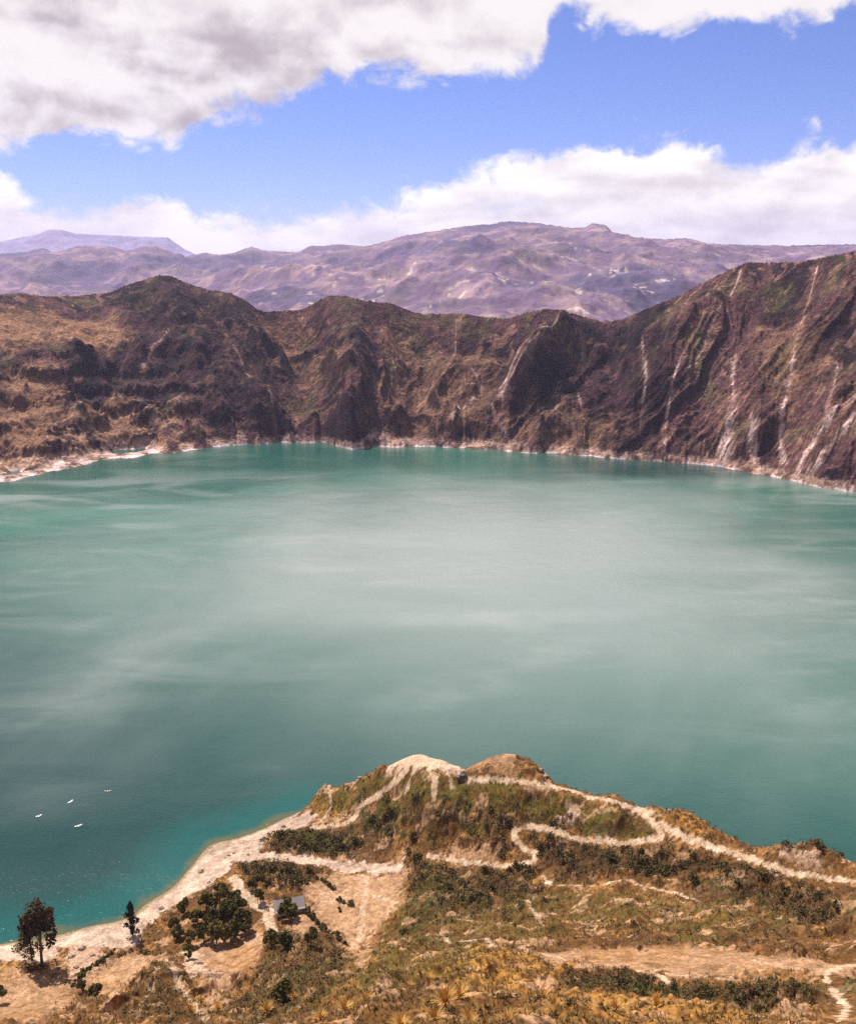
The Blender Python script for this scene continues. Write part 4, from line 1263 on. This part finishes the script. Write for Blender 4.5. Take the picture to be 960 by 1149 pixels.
def build_grass():
    rs = np.random.RandomState(5)
    var = [blades(rs, 8, 1.0, .9, .10, .5, 2) for _ in range(8)]
    n = 42000
    az = rs.uniform(R(-25.5), R(25.5), n); r = 74 + rs.uniform(0, 1, n) ** 1.7 * 300
    x = np.sin(az) * r; y = np.cos(az) * r
    zb = base_h(x, y); _, m = cover(x, y, zb); z = full_h(x, y, m)
    ok = (rs.uniform(0, 1, n) < (.8 - .5 * m['scr']) * (1 - np.clip(m['bare'] * 1.2, 0, 1))) & (zb > 2) & (fbm(x / 9, y / 9, 3, 150) > -.25)
    x, y, z, r = x[ok], y[ok], z[ok], r[ok]
    VV = []; QQ = []; b = 0
    for i in range(len(x)):
        V, Q = var[i % 8]; th = rs.uniform(0, 6.28); c, s_ = math.cos(th), math.sin(th); s = rs.uniform(.5, 1.15) * (.75 if r[i] < 150 else 1.0)
        X = np.stack([(V[:, 0] * c - V[:, 1] * s_) * s * 1.3 + x[i], (V[:, 0] * s_ + V[:, 1] * c) * s * 1.3 + y[i], V[:, 2] * s + z[i] - .05], 1)
        VV.append(X); QQ.append(Q + b); b += len(X)
    tag(link('dry_grass', fast_mesh('dry_grass', np.vstack(VV), quads=np.vstack(QQ)), M_GRASS), kind='stuff')
    # large tussocks
    big = []
    for k in range(3):
        V, Q = blades(np.random.RandomState(60 + k), 130, 2.3, .8, .12, .45, 4)
        big.append(fast_mesh('tussock', V, quads=Q)); big[-1].materials.append(M_TUSS)
    T = [(398, 1122, 1.2), (386, 1136, 1.0), (410, 1131, .9), (500, 1134, 1.3), (515, 1127, 1.0), (488, 1141, 1.1), (528, 1140, .9), (478, 1122, .8), (548, 1088, 1.0), (566, 1084, 1.1), (536, 1096, .9), (530, 1110, .8), (607, 1128, 1.1), (622, 1138, 1.0),
         (590, 1138, .8), (650, 1128, .8), (215, 1142, 1.1), (226, 1128, .9), (245, 1136, 1.0), (300, 1142, 1.0), (360, 1144, .9), (448, 1142, .9), (690, 1140, .8), (735, 1141, .8), (570, 1144, .9), (330, 1120, .7), (270, 1118, .8), (460, 1104, .7)]
    for k, (px, py, s) in enumerate(T):
        p = spot(px, py)
        o = bpy.data.objects.new('tussock', big[k % 3]); COL.objects.link(o)
        o.location = (p[0], p[1], p[2] - .1); s *= 1.0; o.scale = (s * (.8 + .4 * ((k * 37) % 10) / 10), s, s * (.8 + .5 * ((k * 53) % 10) / 10)); o.rotation_euler = (.12 * math.sin(k * 2.3), .12 * math.cos(k * 1.9), k * 1.7)
        if px < 320: lab, g = 'golden orange grass tussock on the lower left slope', 'tussocks on the lower left slope'
        elif px < 430: lab, g = 'golden tussock below the tip of the bare dirt field', 'tussocks below the bare field'
        elif px < 535 and py > 1100: lab, g = 'large golden tussock at bottom centre below the narrow dark tree', 'tussocks at bottom centre'
        elif py < 1100: lab, g = 'bright golden tussock under the thin pale track', 'tussocks under the thin track'
        else: lab, g = 'orange grass tussock at the bottom, right of centre', 'tussocks right of centre at the bottom'
        tag(o, lab, 'grass tussock', g)


build_grass()


def boulder(px, py, s, label, seed, group=None):
    rs = np.random.RandomState(seed); p = spot(px, py)
    nu, nv = 12, 8; V = []
    for i in range(nv + 1):
        ph = math.pi * i / nv
        for j in range(nu):
            th = 2 * math.pi * j / nu
            d = np.array([math.sin(ph) * math.cos(th), math.sin(ph) * math.sin(th), math.cos(ph)])
            k = 1 + .8 * float(fbm(d[0] * 1.7 + seed, d[1] * 1.7 + d[2] * 1.3, 3, seed))
            V.append(d * k * (s, s * .8, s * .65))
    Q = [(i * nu + j, (i + 1) * nu + j, (i + 1) * nu + (j + 1) % nu, i * nu + (j + 1) % nu) for i in range(nv) for j in range(nu)]
    o = link('boulder', fast_mesh('boulder', np.array(V), quads=Q), M_ROCK); o.location = (p[0], p[1], p[2] + s * .2)
    return tag(o, label, 'boulder', group)


for k, (px, py, s) in enumerate([(226, 979, 1.0), (234, 991, .7), (256, 960, .7), (262, 957, .5), (318, 928, .9), (300, 926, .6), (278, 959, .5), (181, 1020, .8)]):
    boulder(px, py, s, ['dark boulder alone on the widest part of the pale beach', 'small stone on the beach just below the larger boulder', 'small stone near the tip of the beach spit', 'tiny stone beside another near the beach spit', 'brown boulder on the upper beach by the water',
                        'small stone left of the brown boulder on the upper beach', 'tiny stone on the beach left of the white post', 'boulder at the beach edge above the grove'][k], 30 + k)
for k, (px, py, s) in enumerate([(212, 1072, 1.1), (222, 1082, 1.3), (232, 1088, 1.2), (243, 1090, 1.0), (216, 1092, .9), (80, 1074, 1.0), (92, 1066, 1.2), (86, 1086, .9), (104, 1072, .9)]):
    a = k < 5
    boulder(px, py, s, 'pale rock in the white outcrop below the grove' if a else 'pale rock in the rocky patch right of the tallest tree', 50 + k, 'rocks of the white outcrop' if a else 'rocks beside the tallest tree')
for k, (px, py, s, lab) in enumerate([(364, 886, 1.2, 'leftmost pale crag on the headland above the water'), (404, 879, .9, 'pale crag on the headland left of the white knoll'), (607, 867, 1.1, 'dark rock on the right shoulder of the golden knob'),
                                      (612, 875, 1.2, 'lower dark rock at the right foot of the golden knob'), (640, 914, 1.1, 'pale rock in the bare scar above the road loop')]):
    boulder(px, py, s, lab, 70 + k)


# ---- small built things
M_WHITE = plain('white_paint', (.78, .76, .72), .5, .3, .05)
M_ROOF = plain('grey_thatch', (.27, .235, .235), .95, .1, .25, 2)
M_WALL = plain('pale_mud_wall', (.50, .38, .29), .95, .1, .15, 1.5)
M_DARK = plain('dark_wood', (.04, .028, .02), .8, .2)
M_CAR = plain('grey_car_paint', (.07, .065, .062), .45, .3, .03)
M_GLASS = plain('dark_window_glass', (.012, .014, .016), .08, .6, .0)
M_TYRE = plain('tyre_rubber', (.02, .02, .02), .9, .1)
M_RIM = plain('wheel_rim', (.5, .5, .5), .35, .5, .02)
M_LAMP = plain('lamp_lens', (.75, .75, .7), .15, .5, .02)
M_KRED = plain('faded_red_hull', (.42, .30, .30), .4, .4, .06)


def hut():
    p = spot(324, 1022)
    o = tag(empty('hut', (p[0], p[1], p[2] - .2), R(18)), 'small hut with pale grey pitched roof behind a dark tree', 'hut')
    w = MB(); L, D, H, T = 4.6, 2.6, 2.2, 4.3
    w.box(-L, L, -D, -D + .25, -.5, H); w.box(-L, L, D - .25, D, -.5, H)
    for sx in (-1, 1):
        x0 = sx * L - (.25 if sx > 0 else 0); x1 = x0 + .25
        w.box(x0, x1, -D + .25, D - .25, -.5, H)
        w.add([(x0, -D, H), (x1, -D, H), (x1, D, H), (x0, D, H), (x0, 0, T - .1), (x1, 0, T - .1)], [(0, 1, 5, 4), (2, 3, 4, 5), (0, 3, 2, 1)], [(0, 4, 3), (1, 2, 5)])
    w.build('wall', M_WALL, o)
    r = MB(); E = L + .6; F = D + .7; zf = H - .35
    for s in (-1, 1):
        V = []
        for i in range(9):
            for j in range(7):
                x = -E + 2 * E * i / 8; f = j / 6
                V.append((x, s * F * (1 - f), zf + (T - zf + .15) * f + .06 * math.sin(i * 2.1 + j)))
        n = len(V); V += [(a, b, c - .22) for a, b, c in V]
        q = [(i * 7 + j, (i + 1) * 7 + j, (i + 1) * 7 + j + 1, i * 7 + j + 1) for i in range(8) for j in range(6)]
        q += [(a + n, d + n, c + n, b + n) for a, b, c, d in q]
        q += [(i * 7, (i + 1) * 7, (i + 1) * 7 + n, i * 7 + n) for i in range(8)] + [(j, j + 1, j + 1 + n, j + n) for j in range(6)] + [(56 + j, 57 + j, 57 + j + n, 56 + j + n) for j in range(6)]
        r.add(V, q)
    r.build('roof', M_ROOF, o)
    d = MB(); d.box(-.5, .5, -D - .04, -D - .003, 0, 1.9); d.build('door', M_DARK, o)
    for x in (-2.6, 2.6):
        b = MB(); b.box(x - .45, x + .45, -D - .04, -D - .003, .9, 1.6); b.build('window', M_DARK, o)


hut()


def car():
    p = spot(518, 873.5)
    o = tag(empty('parked_car', (p[0], p[1], p[2] + .05), R(3)), 'dark grey car parked on the white track beside the bare knoll', 'car')
    prof = [(-2.1, .35), (-2.12, .75), (-2.0, .95), (-1.1, 1.0), (-.95, 1.02), (1.5, 1.02), (2.0, .95), (2.1, .7), (2.1, .35)]
    def extr(pr, w0, w1, zc):
        mb = MB(); n = len(pr)
        V = [(a, -(w0 if b < zc else w1), b) for a, b in pr] + [(a, (w0 if b < zc else w1), b) for a, b in pr]
        q = [(i, (i + 1) % n, n + (i + 1) % n, n + i) for i in range(n)]
        mb.add(V, q, [(0, i + 1, i) for i in range(1, n - 1)] + [(n, n + i, n + i + 1) for i in range(1, n - 1)])
        return mb
    extr(prof, .86, .84, .9).build('body', M_CAR, o)
    extr([(-.95, 1.0), (-.4, 1.42), (1.2, 1.44), (1.75, 1.0)], .80, .68, 1.2).build('window', M_GLASS, o)
    extr([(-.42, 1.43), (-.3, 1.48), (1.1, 1.49), (1.22, 1.44)], .68, .66, 1.45).build('roof', M_CAR, o)
    for sx in (-1.3, 1.3):
        for sy in (-.8, .8):
            w = MB(); w.tube([(sx, sy - .12, .34), (sx, sy + .12, .34)], [.34, .34], 16); wo = w.build('wheel', M_TYRE, o)
            s = 1 if sy > 0 else -1
            r = MB(); r.tube([(sx, sy + s * .10, .34), (sx, sy + s * .135, .34)], [.2, .2], 12); r.build('rim', M_RIM, wo)
    for sy in (-.6, .6):
        h = MB(); h.box(-2.14, -2.10, sy - .16, sy + .16, .68, .84); h.build('headlight', M_LAMP, o)
    return o


car()


def kayak(px, py, rz, mat, label, L=4.0):
    x, y, _ = plane_pt(px, py, 0)
    o = tag(empty('kayak', (x, y, .02), rz, .85), label, 'kayak', 'kayaks on the lake')
    n, k = 17, 10; V = []
    for i in range(n):
        t = -1 + 2 * i / (n - 1); w = .60 * (1 - t * t) ** .6 + .01; sh = .16 * t * t
        for j in range(k):
            a = 2 * math.pi * j / k
            z = .12 + sh + (.20 if math.sin(a) > 0 else .24) * math.sin(a) * (1 - t ** 4)
            if abs(t) < .42 and math.sin(a) > .5: z -= .20        # open cockpit well
            V.append((t * L / 2, math.cos(a) * w, z))
    q = [(i * k + j, (i + 1) * k + j, (i + 1) * k + (j + 1) % k, i * k + (j + 1) % k) for i in range(n - 1) for j in range(k)]
    m = MB(); m.add(V, q); m.build('hull', mat, o, True)
    for x0 in (-.55, .45):
        s = MB(); s.box(x0 - .2, x0 + .2, -.2, .2, .12, .22); s.box(x0 - .24, x0 - .18, -.2, .2, .22, .5); s.build('seat', M_DARK, o)
    return o


kayak(88, 927, R(35), M_WHITE, 'white kayak, lowest and brightest of the four on the lake', 3.9)
kayak(79, 900, R(65), M_WHITE, 'white kayak, second from the right of the four on the lake', 3.6)
kayak(43.5, 916, R(40), M_WHITE, 'small pale kayak, leftmost of the four on the lake', 3.2)
kayak(121, 888, R(5), M_KRED, 'faded reddish kayak, farthest right of the four on the lake', 3.8)


def post(px, py, h, label, mat=None, r=.10):
    p = spot(px, py); m = MB(); m.tube([(0, 0, -.5), (0, 0, h * .95), (0, 0, h)], [r, r, r * .7], 8)
    o = m.build('post', mat or M_WHITE); o.location = p
    return tag(o, label, 'post')


post(291, 956, 5.0, 'tall white post on the beach beside the dark bushes', r=.16)
post(302.5, 953, 2.4, 'short white post among the dark bushes on the beach', r=.16)
post(289.5, 1014, 2.8, 'white post beside the pale track, left of the hut', r=.16)
post(747, 911, 1.5, 'thin dark post on the golden knoll beside the white sign', M_DARK, .1)


def sign():
    p = spot(750.5, 914)
    o = tag(empty('sign', p, 0), 'small white sign on a post on the golden knoll beside the road', 'sign')
    m = MB(); m.tube([(0, 0, -.3), (0, 0, 1.6)], [.06, .06], 8); m.build('post', M_DARK, o)
    b = MB(); b.box(-.55, .55, -.11, -.06, .7, 1.6); b.build('panel', M_WHITE, o)


sign()
